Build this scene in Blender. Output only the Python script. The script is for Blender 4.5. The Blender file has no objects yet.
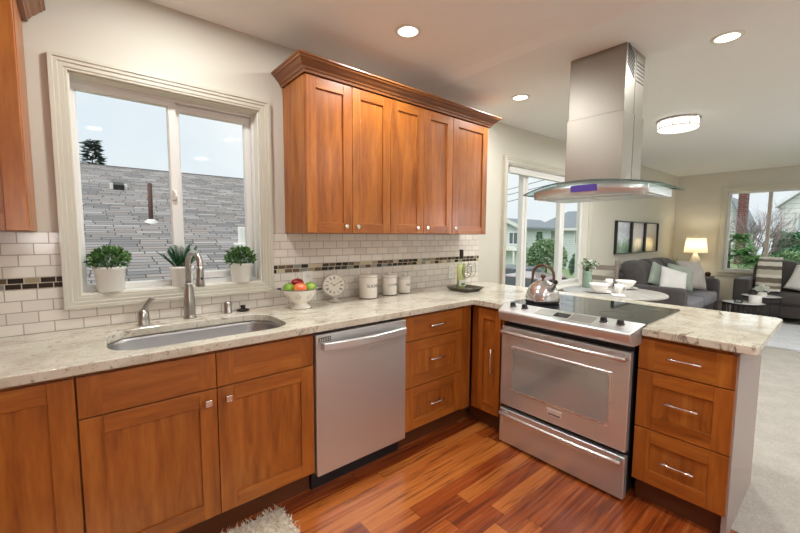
import bpy, bmesh, math, random
from mathutils import Vector, Matrix, Euler
random.seed(7)
SC = bpy.context.scene
COL = SC.collection
PI = math.pi

# ------------------------------------------------------------------ camera
def make_camera():
    f, pi_, ya, ro = 378.095, 0.083917, 0.873134, 0.0052344
    fw = Vector((math.cos(ya)*math.cos(pi_), math.sin(ya)*math.cos(pi_), -math.sin(pi_)))
    rt = Vector((math.sin(ya), -math.cos(ya), 0)); up = rt.cross(fw)
    r2 = rt*math.cos(ro)+up*math.sin(ro); u2 = -rt*math.sin(ro)+up*math.cos(ro)
    cd = bpy.data.cameras.new('camera'); cam = bpy.data.objects.new('camera', cd); COL.objects.link(cam)
    m = Matrix((r2, u2, -fw)).transposed().to_4x4(); m.translation = (0.04558, -2.32896, 1.36429)
    cam.matrix_world = m
    cd.sensor_width = 36; cd.lens = f/800*36; cd.clip_start = .02; cd.clip_end = 500
    SC.camera = cam
make_camera()

# ------------------------------------------------------------------ world, exposure, large lights
SC.view_settings.view_transform = 'Standard'; SC.view_settings.look = 'None'
SC.view_settings.gamma = 1; SC.view_settings.use_curve_mapping = False
SC.view_settings.exposure = 0.15
w = bpy.data.worlds.new('overcast'); SC.world = w; w.use_nodes = True
nt = w.node_tree; nt.nodes.clear()
wo = nt.nodes.new('ShaderNodeOutputWorld'); wb = nt.nodes.new('ShaderNodeBackground')
wt = nt.nodes.new('ShaderNodeTexCoord'); wn = nt.nodes.new('ShaderNodeTexNoise'); wr = nt.nodes.new('ShaderNodeValToRGB')
wn.inputs['Scale'].default_value = 2.2; wn.inputs['Detail'].default_value = 5
wr.color_ramp.elements[0].position = .35; wr.color_ramp.elements[0].color = (.80, .87, .95, 1)
wr.color_ramp.elements[1].position = .66; wr.color_ramp.elements[1].color = (1, 1, 1, 1)
nt.links.new(wt.outputs['Generated'], wn.inputs['Vector']); nt.links.new(wn.outputs['Fac'], wr.inputs['Fac'])
nt.links.new(wr.outputs['Color'], wb.inputs['Color']); nt.links.new(wb.outputs['Background'], wo.inputs['Surface'])
wb.inputs['Strength'].default_value = .92
CAN_W = 11.0          # watts per recessed downlight
sun_d = bpy.data.lights.new('sun', 'SUN'); sun_d.energy = 2.1; sun_d.angle = math.radians(45); sun_d.color = (1, .99, .97)
sun = bpy.data.objects.new('sun', sun_d); COL.objects.link(sun); sun.rotation_euler = Vector((.6, .38, -.72)).to_track_quat('-Z', 'Y').to_euler()
CAN_COL = (.98, .995, 1.0)

# ------------------------------------------------------------------ node helpers / materials
class Mat:
    def __init__(s, name):
        s.m = bpy.data.materials.new(name); s.m.use_nodes = True
        s.t = s.m.node_tree; s.t.nodes.clear()
        s.out = s.t.nodes.new('ShaderNodeOutputMaterial')
        s.b = s.t.nodes.new('ShaderNodeBsdfPrincipled'); s.t.links.new(s.b.outputs[0], s.out.inputs[0])
    def n(s, typ, **kw):
        nd = s.t.nodes.new('ShaderNode'+typ)
        for k, v in kw.items():
            if k in nd.inputs: nd.inputs[k].default_value = v
            else: setattr(nd, k, v)
        return nd
    def l(s, a, b): s.t.links.new(a, b)
    def math(s, op, a, b=None, c=None):
        nd = s.n('Math'); nd.operation = op
        for i, v in enumerate((a, b, c)):
            if v is None: continue
            if isinstance(v, (int, float)): nd.inputs[i].default_value = v
            else: s.l(v, nd.inputs[i])
        return nd.outputs[0]
    def ramp(s, fac, stops, interp='LINEAR'):
        nd = s.n('ValToRGB'); cr = nd.color_ramp; cr.interpolation = interp
        while len(cr.elements) < len(stops): cr.elements.new(.5)
        for e, (p, c) in zip(cr.elements, stops): e.position = p; e.color = (*c, 1)
        s.l(fac, nd.inputs[0]); return nd.outputs[0]
    def mix(s, fac, a, b, mode='MIX'):
        nd = s.n('Mix'); nd.data_type = 'RGBA'; nd.blend_type = mode
        for k, v in ((0, fac), (6, a), (7, b)):
            if isinstance(v, (int, float)): nd.inputs[k].default_value = v
            elif isinstance(v, tuple): nd.inputs[k].default_value = (*v, 1)
            else: s.l(v, nd.inputs[k])
        return nd.outputs[2]
    def coords(s, scale=(1, 1, 1), rnd=0.0, kind='Object'):
        tc = s.n('TexCoord'); mp = s.n('Mapping'); mp.inputs['Scale'].default_value = scale
        s.l(tc.outputs[kind], mp.inputs['Vector'])
        if rnd:
            oi = s.n('ObjectInfo'); mu = s.math('MULTIPLY', oi.outputs['Random'], rnd)
            cb = s.n('CombineXYZ'); [s.l(mu, cb.inputs[i]) for i in range(3)]
            s.l(cb.outputs[0], mp.inputs['Location'])
        return mp.outputs[0]
    def noise(s, vec, scale, detail=4, rough=.55, dist=0.0):
        nd = s.n('TexNoise'); nd.inputs['Scale'].default_value = scale; nd.inputs['Detail'].default_value = detail
        nd.inputs['Roughness'].default_value = rough; nd.inputs['Distortion'].default_value = dist
        s.l(vec, nd.inputs['Vector']); return nd.outputs['Fac']
    def bump(s, h, strength=.2, dist=.01):
        nd = s.n('Bump'); nd.inputs['Strength'].default_value = strength; nd.inputs['Distance'].default_value = dist
        s.l(h, nd.inputs['Height']); s.l(nd.outputs[0], s.b.inputs['Normal'])
    def set(s, **kw):
        for k, v in kw.items():
            k = k.replace('_', ' ')
            if isinstance(v, tuple) and len(v) == 3: v = (*v, 1)
            s.b.inputs[k].default_value = v
        return s

def srgb(r, g, b):
    f = lambda c: c/12.92 if c <= .04045 else ((c+.055)/1.055)**2.4
    return tuple(f(v/255) for v in (r, g, b))

def plain(name, col, rough=.5, metal=0.0, **kw):
    m = Mat(name); m.set(Base_Color=col, Roughness=rough, Metallic=metal, **kw); return m.m

def wood(name, scale, dark, mid, light, rough=.34, coat=.15):
    m = Mat(name); v = m.coords(scale, rnd=17.0)
    a = m.noise(v, 3.2, 5, .6, .6); b = m.noise(v, 16, 3, .6, .2)
    f = m.math('ADD', m.math('MULTIPLY', a, .75), m.math('MULTIPLY', b, .25))
    c = m.ramp(f, [(.30, dark), (.50, mid), (.70, light)])
    v2 = m.coords((1, 1, 1), rnd=5.0); blot = m.noise(v2, 2.5, 3)
    oi = m.n('ObjectInfo'); rv = m.math('ADD', m.math('MULTIPLY', oi.outputs['Random'], .12), .92)
    k = m.math('MULTIPLY', m.math('ADD', m.math('MULTIPLY', blot, .35), .82), rv)
    cb = m.n('CombineXYZ'); [m.l(k, cb.inputs[i]) for i in range(3)]
    m.l(m.mix(1.0, c, cb.outputs[0], 'MULTIPLY'), m.b.inputs['Base Color'])
    m.set(Roughness=rough, Coat_Weight=coat, Coat_Roughness=.2)
    return m.m

WD, WM, WL = srgb(124, 66, 20), srgb(164, 93, 32), srgb(188, 118, 46)
wood_v = wood('cabinet wood upright grain', (5, 5, .55), WD, WM, WL)
wood_h = wood('cabinet wood level grain', (.55, .55, 5), WD, WM, WL)
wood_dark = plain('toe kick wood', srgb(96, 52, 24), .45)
def add_rope(m_):
    m = Mat.__new__(Mat); m.m = m_; m.t = m_.node_tree; m.b = [n for n in m.t.nodes if n.type == 'BSDF_PRINCIPLED'][0]
    tc = m.n('TexCoord'); sx = m.n('SeparateXYZ'); m.l(tc.outputs['Object'], sx.inputs[0])
    z = sx.outputs[2]; band = m.math('MULTIPLY', m.math('GREATER_THAN', z, .030), m.math('LESS_THAN', z, .052))
    st = m.math('SINE', m.math('MULTIPLY', m.math('ADD', m.math('ADD', sx.outputs[0], sx.outputs[1]), z), 420))
    f = m.math('MULTIPLY', band, m.math('GREATER_THAN', st, .2)); old = m.b.inputs['Base Color'].links[0].from_socket
    m.l(m.mix(m.math('MULTIPLY', f, .45), old, srgb(74, 40, 18)), m.b.inputs['Base Color'])
wood_crown = wood('crown wood', (.5, .5, 6), srgb(104, 58, 24), srgb(130, 76, 36), srgb(150, 92, 46))
add_rope(wood_crown)
WOOD = [wood_v, wood_h]

def steel(name, col=(.62, .60, .57), rough=.24, met=.72):
    m = Mat(name); m.set(Base_Color=col, Metallic=met, Roughness=rough); return m.m
steel_y = steel('brushed steel', (.73, .745, .735), .33, .78)
steel_x = steel('brushed steel level', (.66, .66, .65), .28)
steel_v = steel('brushed steel upright', (.67, .685, .685), .36, .84)
steel_hood = steel('hood steel', (.33, .305, .26), .42, 1.0)
steel_basin = steel('sink steel', (.40, .39, .38), .36, .9)
nickel = plain('brushed nickel', (.46, .44, .41), .28, 1.0)
chrome = plain('polished steel', (.72, .71, .69), .17, .84)
handle_m = plain('satin steel', (.74, .72, .69), .27, .8)
silver = plain('bright satin silver', (.85, .83, .80), .22, 1.0)
black_plastic = plain('black plastic', (.012, .012, .013), .35)
black_glass = plain('black glass', (.03, .035, .035), .04, 0, Specular_IOR_Level=.9)
dark_metal = plain('dark metal', (.03, .027, .025), .4, .6)
white_vinyl = plain('white vinyl', srgb(222, 220, 214), .35)
casing_m = plain('cream casing paint', srgb(196, 191, 174), .35)
white_trim = plain('white trim paint', srgb(226, 222, 210), .4)
white_ceramic = plain('white ceramic', srgb(236, 233, 226), .18)
enamel = plain('white enamel', srgb(238, 232, 220), .15)
ink = plain('dark grey print', (.05, .05, .055), .6)
bronze = plain('dark bronze', (.045, .032, .024), .35, .7)

def wall_paint(name, col):
    m = Mat(name); m.set(Base_Color=col, Roughness=.75)
    v = m.coords(); m.bump(m.noise(v, 180, 3), .06, .002); return m.m
wall_m = wall_paint('warm beige wall paint', srgb(204, 199, 184))
ceil_m = wall_paint('ceiling paint', srgb(240, 238, 234))

def glass_pane(name, refl=.04, tint=(.97, .99, .98)):
    m = Mat(name); m.t.nodes.remove(m.b)
    tr = m.n('BsdfTransparent', Color=(*tint, 1)); gl = m.n('BsdfGlossy', Roughness=.02)
    lw = m.n('LayerWeight', Blend=.12); mx = m.n('MixShader')
    m.l(m.math('ADD', m.math('MULTIPLY', lw.outputs['Fresnel'], refl*.6), refl*.05), mx.inputs[0])
    m.l(tr.outputs[0], mx.inputs[1]); m.l(gl.outputs[0], mx.inputs[2]); m.l(mx.outputs[0], m.out.inputs[0])
    return m.m
pane_m = glass_pane('window glass')
hood_glass_m = glass_pane('hood glass', .25, (.72, .80, .78))
crystal_m = glass_pane('clear drinking glass', 1.1, (.985, .99, .985))
bottle_m = glass_pane('pale bottle glass', .4, (.93, .96, .88))

def emis(name, col, st):
    m = Mat(name); m.t.nodes.remove(m.b); e = m.n('Emission', Color=(*col, 1), Strength=st); m.l(e.outputs[0], m.out.inputs[0]); return m.m
can_emit = emis('lit lamp lens', (1, .93, .78), 5.0)
flush_emit = emis('lit frosted glass', (1, .94, .84), 1.5)

def granite():
    m = Mat('cream granite'); v = m.coords((1, 1, 1))
    warp = m.noise(v, 3.0, 4, .6, 1.2)
    big = m.ramp(m.noise(v, 4.5, 5, .62, 1.0), [(.30, srgb(180, 172, 153)), (.5, srgb(206, 199, 180)), (.72, srgb(222, 216, 200))])
    vs = m.coords((.7, 2.6, 1)); streak = m.noise(vs, 7, 6, .68, 1.6)
    vein = m.ramp(streak, [(.56, (0, 0, 0)), (.66, (1, 1, 1))])
    patch = m.ramp(m.noise(v, 2.6, 3), [(.42, (0, 0, 0)), (.56, (1, 1, 1))])
    vf = m.mix(.75, vein, patch, 'MULTIPLY')
    c1 = m.mix(m.math('MULTIPLY', vf, .88), big, srgb(106, 86, 68))
    sp = m.ramp(m.noise(v, 70, 3, .6), [(.60, (0, 0, 0)), (.68, (1, 1, 1))])
    c2 = m.mix(m.math('MULTIPLY', sp, .55), c1, srgb(128, 108, 90))
    sp2 = m.ramp(m.noise(v, 34, 3, .6), [(.64, (0, 0, 0)), (.70, (1, 1, 1))])
    c3 = m.mix(m.math('MULTIPLY', sp2, .55), c2, srgb(92, 74, 60))
    m.l(c3, m.b.inputs['Base Color']); m.set(Roughness=.09, Specular_IOR_Level=.6); return m.m
granite_m = granite()

def brick_mat(name, c1, c2, mortar, bw, bh, gap, axis='xz', rough=.2, off=(0, 0), bias=0.0, stops=None, bump=.35, offset=.5, jit=False):
    m = Mat(name); tc = m.n('TexCoord'); sx = m.n('SeparateXYZ'); m.l(tc.outputs['Object'], sx.inputs[0])
    cb = m.n('CombineXYZ'); ix = 'xyz'.index
    m.l(m.math('ADD', sx.outputs[ix(axis[0])], off[0]), cb.inputs[0]); m.l(m.math('ADD', sx.outputs[ix(axis[1])], off[1]), cb.inputs[1])
    if jit:
        wn = m.n('TexWhiteNoise'); wn.noise_dimensions = '1D'; m.l(m.math('FLOOR', m.math('DIVIDE', cb.inputs[1].links[0].from_socket, bh)), wn.inputs['W'])
        old = cb.inputs[0].links[0].from_socket; m.l(m.math('ADD', old, m.math('MULTIPLY', wn.outputs['Value'], bw*7.3)), cb.inputs[0]); offset = 0.0
    br = m.n('TexBrick'); br.offset = offset; br.inputs['Scale'].default_value = 1; br.inputs['Brick Width'].default_value = bw
    br.inputs['Row Height'].default_value = bh; br.inputs['Mortar Size'].default_value = gap; br.inputs['Mortar Smooth'].default_value = .1
    br.inputs['Bias'].default_value = bias; m.l(cb.outputs[0], br.inputs['Vector'])
    if stops:
        br.inputs['Color1'].default_value = (0, 0, 0, 1); br.inputs['Color2'].default_value = (1, 1, 1, 1)
        c = m.ramp(br.outputs['Color'], stops, 'CONSTANT'); c = m.mix(br.outputs['Fac'], c, mortar)
    else:
        br.inputs['Color1'].default_value = (*c1, 1); br.inputs['Color2'].default_value = (*c2, 1); br.inputs['Mortar'].default_value = (*mortar, 1)
        c = br.outputs['Color']
    m.l(c, m.b.inputs['Base Color'])
    inv = m.math('SUBTRACT', 1.0, br.outputs['Fac']); m.bump(inv, bump, .004)
    m.l(m.math('ADD', m.math('MULTIPLY', br.outputs['Fac'], .6), rough), m.b.inputs['Roughness']); return m
tile_m = brick_mat('white subway tile', srgb(226, 219, 206), srgb(214, 206, 194), srgb(168, 156, 140), .102, .0505, .0022, rough=.14, off=(.02, -.914)).m
mosaic_m = brick_mat('glass and stone mosaic', None, None, srgb(190, 178, 158), .052, .0252, .0018, rough=.1, jit=True, off=(0, -.0005),
    stops=[(0, srgb(40, 30, 24)), (.30, srgb(96, 78, 58)), (.46, srgb(128, 130, 118)), (.58, srgb(190, 176, 146)), (.70, srgb(66, 52, 42)), (.80, srgb(150, 138, 112)), (.9, srgb(24, 20, 18))]).m

def floor_mat():
    m = Mat('tigerwood planks'); tc = m.n('TexCoord'); sx = m.n('SeparateXYZ'); m.l(tc.outputs['Object'], sx.inputs[0])
    W_, L_ = .083, 1.5
    row = m.math('FLOOR', m.math('DIVIDE', sx.outputs[1], W_))
    wn = m.n('TexWhiteNoise'); wn.noise_dimensions = '1D'; m.l(row, wn.inputs['W'])
    xs = m.math('ADD', sx.outputs[0], m.math('MULTIPLY', wn.outputs['Value'], 3.7))
    pl = m.math('FLOOR', m.math('DIVIDE', xs, L_))
    cb = m.n('CombineXYZ'); m.l(row, cb.inputs[0]); m.l(pl, cb.inputs[1])
    w2 = m.n('TexWhiteNoise'); w2.noise_dimensions = '2D'; m.l(cb.outputs[0], w2.inputs['Vector'])
    base = m.ramp(w2.outputs['Value'], [(0, srgb(126, 56, 22)), (.3, srgb(150, 70, 28)), (.6, srgb(168, 86, 34)), (.85, srgb(194, 114, 50)), (1, srgb(134, 58, 24))])
    cv = m.n('CombineXYZ'); m.l(m.math('MULTIPLY', xs, 1.1), cv.inputs[0]); m.l(m.math('MULTIPLY', sx.outputs[1], 22.0), cv.inputs[1]); m.l(m.math('MULTIPLY', w2.outputs['Value'], 40), cv.inputs[2])
    st = m.noise(cv.outputs[0], 2.0, 5, .6, .5)
    dk = m.ramp(st, [(.36, (1, 1, 1)), (.49, (0, 0, 0))])
    c = m.mix(m.math('MULTIPLY', dk, .75), base, srgb(84, 36, 18))
    li = m.ramp(st, [(.56, (0, 0, 0)), (.74, (1, 1, 1))])
    c = m.mix(m.math('MULTIPLY', li, .35), c, srgb(222, 146, 84))
    fy = m.math('FRACT', m.math('DIVIDE', sx.outputs[1], W_)); fx = m.math('FRACT', m.math('DIVIDE', xs, L_))
    gy = m.math('LESS_THAN', fy, .022); gx = m.math('LESS_THAN', fx, .0022); g = m.math('MAXIMUM', gy, gx)
    c = m.mix(m.math('MULTIPLY', g, .6), c, srgb(66, 28, 14))
    m.l(c, m.b.inputs['Base Color']); m.set(Roughness=.26, Coat_Weight=.3, Coat_Roughness=.16)
    m.bump(m.math('SUBTRACT', 1.0, g), .15, .002); return m.m
floor_m = floor_mat()

def fuzzy(name, c1, c2, scale=140, bump=.5, rough=.95, big=6):
    m = Mat(name); v = m.coords(); n = m.noise(v, scale, 3, .7); b = m.noise(v, big, 4)
    f = m.math('ADD', m.math('MULTIPLY', n, .6), m.math('MULTIPLY', b, .4))
    m.l(m.ramp(f, [(.35, c1), (.65, c2)]), m.b.inputs['Base Color']); m.set(Roughness=rough, Sheen_Weight=.15); m.bump(n, bump, .01); return m.m
carpet_m = fuzzy('grey beige carpet', srgb(160, 154, 144), srgb(192, 186, 176), 90)
shag_base = fuzzy('cream shag base', srgb(238, 230, 214), srgb(250, 246, 236), 60)
sofa_m = fuzzy('charcoal sofa fabric', srgb(62, 58, 57), srgb(84, 79, 78), 260, .25)
sofa_leather = fuzzy('dark brown grey upholstery', srgb(50, 44, 42), srgb(72, 64, 60), 200, .15, .6)
grey_throw_seat = fuzzy('grey seat fabric', srgb(112, 110, 116), srgb(140, 138, 144), 200, .25)
pillow_white = fuzzy('white linen', srgb(214, 212, 208), srgb(236, 234, 230), 200, .2)
pillow_sage = fuzzy('sage green linen', srgb(146, 156, 142), srgb(172, 182, 168), 120, .2)
pillow_greige = fuzzy('greige woven linen', srgb(164, 156, 150), srgb(204, 198, 192), 70, .3)
white_rug = fuzzy('white pile rug', srgb(204, 206, 210), srgb(236, 238, 242), 60, .8)

def island(name, stops, rough=.5, transl=0.0):
    m = Mat(name); g = m.n('NewGeometry')
    m.l(m.ramp(g.outputs['Random Per Island'], stops), m.b.inputs['Base Color']); m.set(Roughness=rough)
    if transl:
        tb = m.n('BsdfTranslucent'); m.l(m.b.inputs['Base Color'].links[0].from_socket, tb.inputs[0]); mx = m.n('MixShader', Fac=transl)
        m.l(m.b.outputs[0], mx.inputs[1]); m.l(tb.outputs[0], mx.inputs[2]); m.l(mx.outputs[0], m.out.inputs[0])
    return m.m
leaf_m = island('fresh green leaves', [(0, srgb(40, 78, 34)), (.5, srgb(74, 118, 58)), (1, srgb(128, 160, 96))], .5, .2)
spike_m = island('deep green blades', [(0, srgb(30, 74, 50)), (.6, srgb(52, 104, 70)), (1, srgb(96, 140, 100))], .45, .1)
bush_m = island('garden bush leaves', [(0, srgb(78, 108, 70)), (.5, srgb(132, 162, 116)), (1, srgb(190, 210, 172))], .6, .2)
hedge_m = island('hedge leaves', [(0, srgb(56, 98, 70)), (.5, srgb(96, 142, 108)), (1, srgb(142, 182, 148))], .6, .15)
fern_m = island('fern fronds', [(0, srgb(70, 126, 64)), (.5, srgb(122, 178, 108)), (1, srgb(190, 222, 164))], .5, .25)
needle_m = island('dark conifer needles', [(0, srgb(44, 58, 52)), (1, srgb(86, 100, 90))], .8)
pile_m = island('cream shag strands', [(0, srgb(232, 224, 206)), (.5, srgb(246, 240, 228)), (1, srgb(253, 250, 244))], .9, .5)
petal_m = island('white petals', [(0, srgb(206, 214, 196)), (1, srgb(244, 244, 238))], .6, .2)
bark_m = plain('grey bark', srgb(104, 88, 82), .9)

# ------------------------------------------------------------------ mesh helpers
class G:
    def __init__(s): s.bm = bmesh.new(); s.mi = 0
    def _f(s, vs, mi=None, smooth=False):
        try: f = s.bm.faces.new(vs)
        except ValueError: return None
        f.material_index = s.mi if mi is None else mi; f.smooth = smooth; return f
    def box(s, x0, x1, y0, y1, z0, z1, mi=None):
        x0, x1 = sorted((x0, x1)); y0, y1 = sorted((y0, y1)); z0, z1 = sorted((z0, z1))
        v = [s.bm.verts.new((x, y, z)) for z in (z0, z1) for y in (y0, y1) for x in (x0, x1)]
        for q in ((0, 2, 3, 1), (4, 5, 7, 6), (0, 1, 5, 4), (2, 6, 7, 3), (0, 4, 6, 2), (1, 3, 7, 5)): s._f([v[i] for i in q], mi)
        return v
    def prism(s, poly, z0, z1, mi=None, axis='z', smooth=False):
        """poly of 2D points extruded along axis between z0 and z1"""
        def P(a, b, c): return {'z': (a, b, c), 'y': (a, c, b), 'x': (c, a, b)}[axis]
        A = [s.bm.verts.new(P(a, b, z0)) for a, b in poly]; B = [s.bm.verts.new(P(a, b, z1)) for a, b in poly]
        n = len(poly)
        s._f(A[::-1], mi); s._f(B, mi)
        for i in range(n): s._f([A[i], A[(i+1) % n], B[(i+1) % n], B[i]], mi, smooth)
    def lathe(s, prof, c=(0, 0, 0), seg=32, mi=None, smooth=True, M=None):
        rings = []
        for r, z in prof:
            if r < 1e-6: rings.append([s.bm.verts.new((c[0], c[1], c[2]+z))])
            else: rings.append([s.bm.verts.new((c[0]+r*math.cos(2*PI*k/seg), c[1]+r*math.sin(2*PI*k/seg), c[2]+z)) for k in range(seg)])
        for a, b in zip(rings, rings[1:]):
            for k in range(seg):
                k2 = (k+1) % seg
                if len(a) == 1 and len(b) == 1: continue
                if len(a) == 1: s._f([a[0], b[k], b[k2]], mi, smooth)
                elif len(b) == 1: s._f([a[k], a[k2], b[0]], mi, smooth)
                else: s._f([a[k], a[k2], b[k2], b[k]], mi, smooth)
        if M is not None:
            for R in rings:
                for v in R: v.co = M @ v.co
    def tube(s, pts, r, seg=10, mi=None, cap=True, flat=1.0):
        pts = [Vector(p) for p in pts]; rs = r if isinstance(r, (list, tuple)) else [r]*len(pts)
        prev = None; rings = []
        for i, p in enumerate(pts):
            t = (pts[min(i+1, len(pts)-1)]-pts[max(i-1, 0)]).normalized()
            if prev is None:
                ref = Vector((0, 0, 1)) if abs(t.z) < .9 else Vector((1, 0, 0)); u = t.cross(ref).normalized()
            else: u = (prev - t*prev.dot(t)).normalized()
            v = t.cross(u); prev = u
            rings.append([s.bm.verts.new(p+(u*math.cos(2*PI*k/seg)*flat+v*math.sin(2*PI*k/seg))*rs[i]) for k in range(seg)])
        for a, b in zip(rings, rings[1:]):
            for k in range(seg): s._f([a[k], a[(k+1) % seg], b[(k+1) % seg], b[k]], mi, True)
        if cap: s._f(rings[0][::-1], mi); s._f(rings[-1], mi)
    def ball(s, c, r, seg=20, rings=12, mi=None, sc=(1, 1, 1)):
        prof = [(r*math.sin(PI*i/rings), -r*math.cos(PI*i/rings)) for i in range(rings+1)]
        n0 = len(s.bm.verts); s.lathe(prof, (0, 0, 0), seg, mi); s.bm.verts.ensure_lookup_table()
        for v in s.bm.verts[n0:]: v.co = Vector((v.co.x*sc[0]+c[0], v.co.y*sc[1]+c[1], v.co.z*sc[2]+c[2]))
    def leaf(s, p, d, up, L, W, mi=None, bend=0.0):
        d = Vector(d).normalized(); sd = d.cross(Vector(up)); 
        if sd.length < 1e-4: sd = d.orthogonal()
        sd.normalize(); n = sd.cross(d); p = Vector(p)
        a = p; b = p+d*L*.5+sd*W/2+n*bend*L*.3; c = p+d*L+n*bend*L*-.1; e = p+d*L*.5-sd*W/2+n*bend*L*.3
        vs = [s.bm.verts.new(q) for q in (a, b, c, e)]; s._f(vs, mi)

ORG = {}
def finish(name, g, mats, parent=None, loc=None, bevel=0.0, seg=2, subdiv=0, kind=None, label=None, cat=None, group=None, solid=0.0):
    """link a mesh; geometry is in world coords (or local when its thing is local); a part's mesh is shifted by its thing's base"""
    me = bpy.data.meshes.new(name)
    org = Vector(loc) if loc is not None else (ORG[parent] if parent is not None else Vector((0, 0, 0)))
    if org.length: bmesh.ops.translate(g.bm, verts=g.bm.verts, vec=-org)
    bmesh.ops.recalc_face_normals(g.bm, faces=g.bm.faces)
    g.bm.to_mesh(me); g.bm.free()
    for m in (mats if isinstance(mats, (list, tuple)) else [mats]): me.materials.append(m)
    o = bpy.data.objects.new(name, me); COL.objects.link(o)
    if parent is not None: o.parent = parent; ORG[o] = ORG[parent]
    else: o.location = org; ORG[o] = org
    if solid: md = o.modifiers.new('solid', 'SOLIDIFY'); md.thickness = solid; md.offset = 0
    if bevel: md = o.modifiers.new('bevel', 'BEVEL'); md.width = bevel; md.segments = seg; md.limit_method = 'ANGLE'; md.angle_limit = math.radians(40); md.harden_normals = False
    if subdiv: md = o.modifiers.new('subdiv', 'SUBSURF'); md.levels = subdiv; md.render_levels = subdiv
    for k, v in (('kind', kind), ('label', label), ('category', cat), ('group', group)):
        if v: o[k] = v
    return o
def thing(name, label, cat, loc=(0, 0, 0), rotz=0.0, group=None, local=False, kind=None):
    o = bpy.data.objects.new(name, None); COL.objects.link(o); o.location = loc; o.rotation_euler = (0, 0, rotz)
    o.empty_display_size = .05
    if label: o['label'] = label
    if cat: o['category'] = cat
    if group: o['group'] = group
    if kind: o['kind'] = kind
    ORG[o] = Vector((0, 0, 0)) if local else Vector(loc)
    return o
def structure(name, g, mats, **kw): return finish(name, g, mats, kind='structure', **kw)
def copy_tree(o, parent=None):
    c = o.copy(); COL.objects.link(c); ORG[c] = ORG[o]
    if parent is not None: c.parent = parent
    for ch in list(o.children): copy_tree(ch, c)
    return c

def text_geo(txt, size, depth=.0008):
    cu = bpy.data.curves.new('lettering', 'FONT'); cu.body = txt; cu.size = size; cu.extrude = depth/2; cu.align_x = 'CENTER'; cu.align_y = 'CENTER'
    o = bpy.data.objects.new('lettering', cu); COL.objects.link(o)
    me = bpy.data.meshes.new_from_object(o.evaluated_get(bpy.context.evaluated_depsgraph_get()))
    g = G(); g.bm.from_mesh(me)
    bpy.data.objects.remove(o); bpy.data.curves.remove(cu); bpy.data.meshes.remove(me)
    return g

# mapping from cabinet-front coords (u along, w out of the face, v up) to world
def FX(yf): return lambda u, w, v: (u, yf-w, v)         # faces -y
def FY(xf): return lambda u, w, v: (xf-w, -u, v)        # faces -x, u runs towards the camera
def fbox(g, F, u0, u1, w0, w1, v0, v1, mi=None):
    a = F(u0, w0, v0); b = F(u1, w1, v1); return g.box(a[0], b[0], a[1], b[1], a[2], b[2], mi)

def frame_loop(g, rect, prof, P, mi=None):
    """profile swept round a rectangle with mitred corners. prof: (outward offset, depth); P(a, b, d) -> world"""
    a0, a1, b0, b1 = rect; loops = []
    for o, d in prof:
        loops.append([g.bm.verts.new(P(a, b, d)) for a, b in ((a0-o, b0-o), (a1+o, b0-o), (a1+o, b1+o), (a0-o, b1+o))])
    for A, B in zip(loops, loops[1:]):
        for k in range(4): g._f([A[k], A[(k+1) % 4], B[(k+1) % 4], B[k]], mi)

# ================================================================== ROOM SHELL
XR, YF, XL = 9.25, -4.6, -1.6
g = G(); g.box(XL, 2.30, YF, 0, -.05, 0); structure('floor', g, floor_m)
g = G(); g.box(2.30, XR, YF, 0, -.05, .004); structure('carpet', g, carpet_m)
g = G()
zc = [(XL, 2.516), (1.93, 2.516), (2.0, 2.513), (2.1, 2.495), (2.16, 2.4775), (2.18, 2.473), (XR, 2.551)]
g.prism(zc + [(XR, 2.75), (XL, 2.75)], YF, 0.0, axis='y'); structure('ceiling', g, ceil_m)

def wall_with_holes(name, a0, a1, z0, z1, holes, B):
    g = G(); xs = sorted({a0, a1, *[h[0] for h in holes], *[h[1] for h in holes]}); zs = sorted({z0, z1, *[h[2] for h in holes], *[h[3] for h in holes]})
    for i in range(len(xs)-1):
        for j in range(len(zs)-1):
            cx, cz = (xs[i]+xs[i+1])/2, (zs[j]+zs[j+1])/2
            if any(h[0] < cx < h[1] and h[2] < cz < h[3] for h in holes): continue
            B(g, xs[i], xs[i+1], zs[j], zs[j+1])
    bmesh.ops.remove_doubles(g.bm, verts=g.bm.verts, dist=1e-5)
    return structure(name, g, wall_m)
K = (.030, .885, 1.074, 2.092)        # kitchen window opening
D = (3.43, 5.33, .70, 2.10)           # dining window opening
R_ = (-2.75, -.79, .72, 2.19)         # living window opening (y range)
S_ = (.1, 2.0, .02, 2.1)              # opening for the unseen glazed door added behind the camera
wall_with_holes('wall_back', XL-.15, XR+.15, 0, 2.6, [K, D], lambda g, a, b, c, d: g.box(a, b, 0, .14, c, d))
wall_with_holes('wall_right', YF, 0, 0, 2.6, [R_], lambda g, a, b, c, d: g.box(XR, XR+.14, a, b, c, d))
wall_with_holes('wall_front', XL-.15, XR+.15, 0, 2.6, [S_], lambda g, a, b, c, d: g.box(a, b, YF-.14, YF, c, d))
g = G(); g.box(XL-.14, XL, YF, 0, 0, 2.6); structure('wall_left', g, wall_m)
# baseboards
g = G(); g.box(3.02, XR, -.015, -.001, .004, .10); structure('baseboard_back', g, white_trim, bevel=.003)
g = G(); g.box(XR-.015, XR-.001, YF, -.016, .004, .10); structure('baseboard_right', g, white_trim, bevel=.003)

# ------------------------------------------------------------------ windows
CAS = [(0, -.001), (0, .012), (.004, .016), (.012, .016), (.014, .020), (.030, .020), (.034, .025), (.046, .025), (.050, .030), (.064, .030), (.064, -.001)]
def pane(name, g, par): return finish(name, g, pane_m, par)
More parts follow.
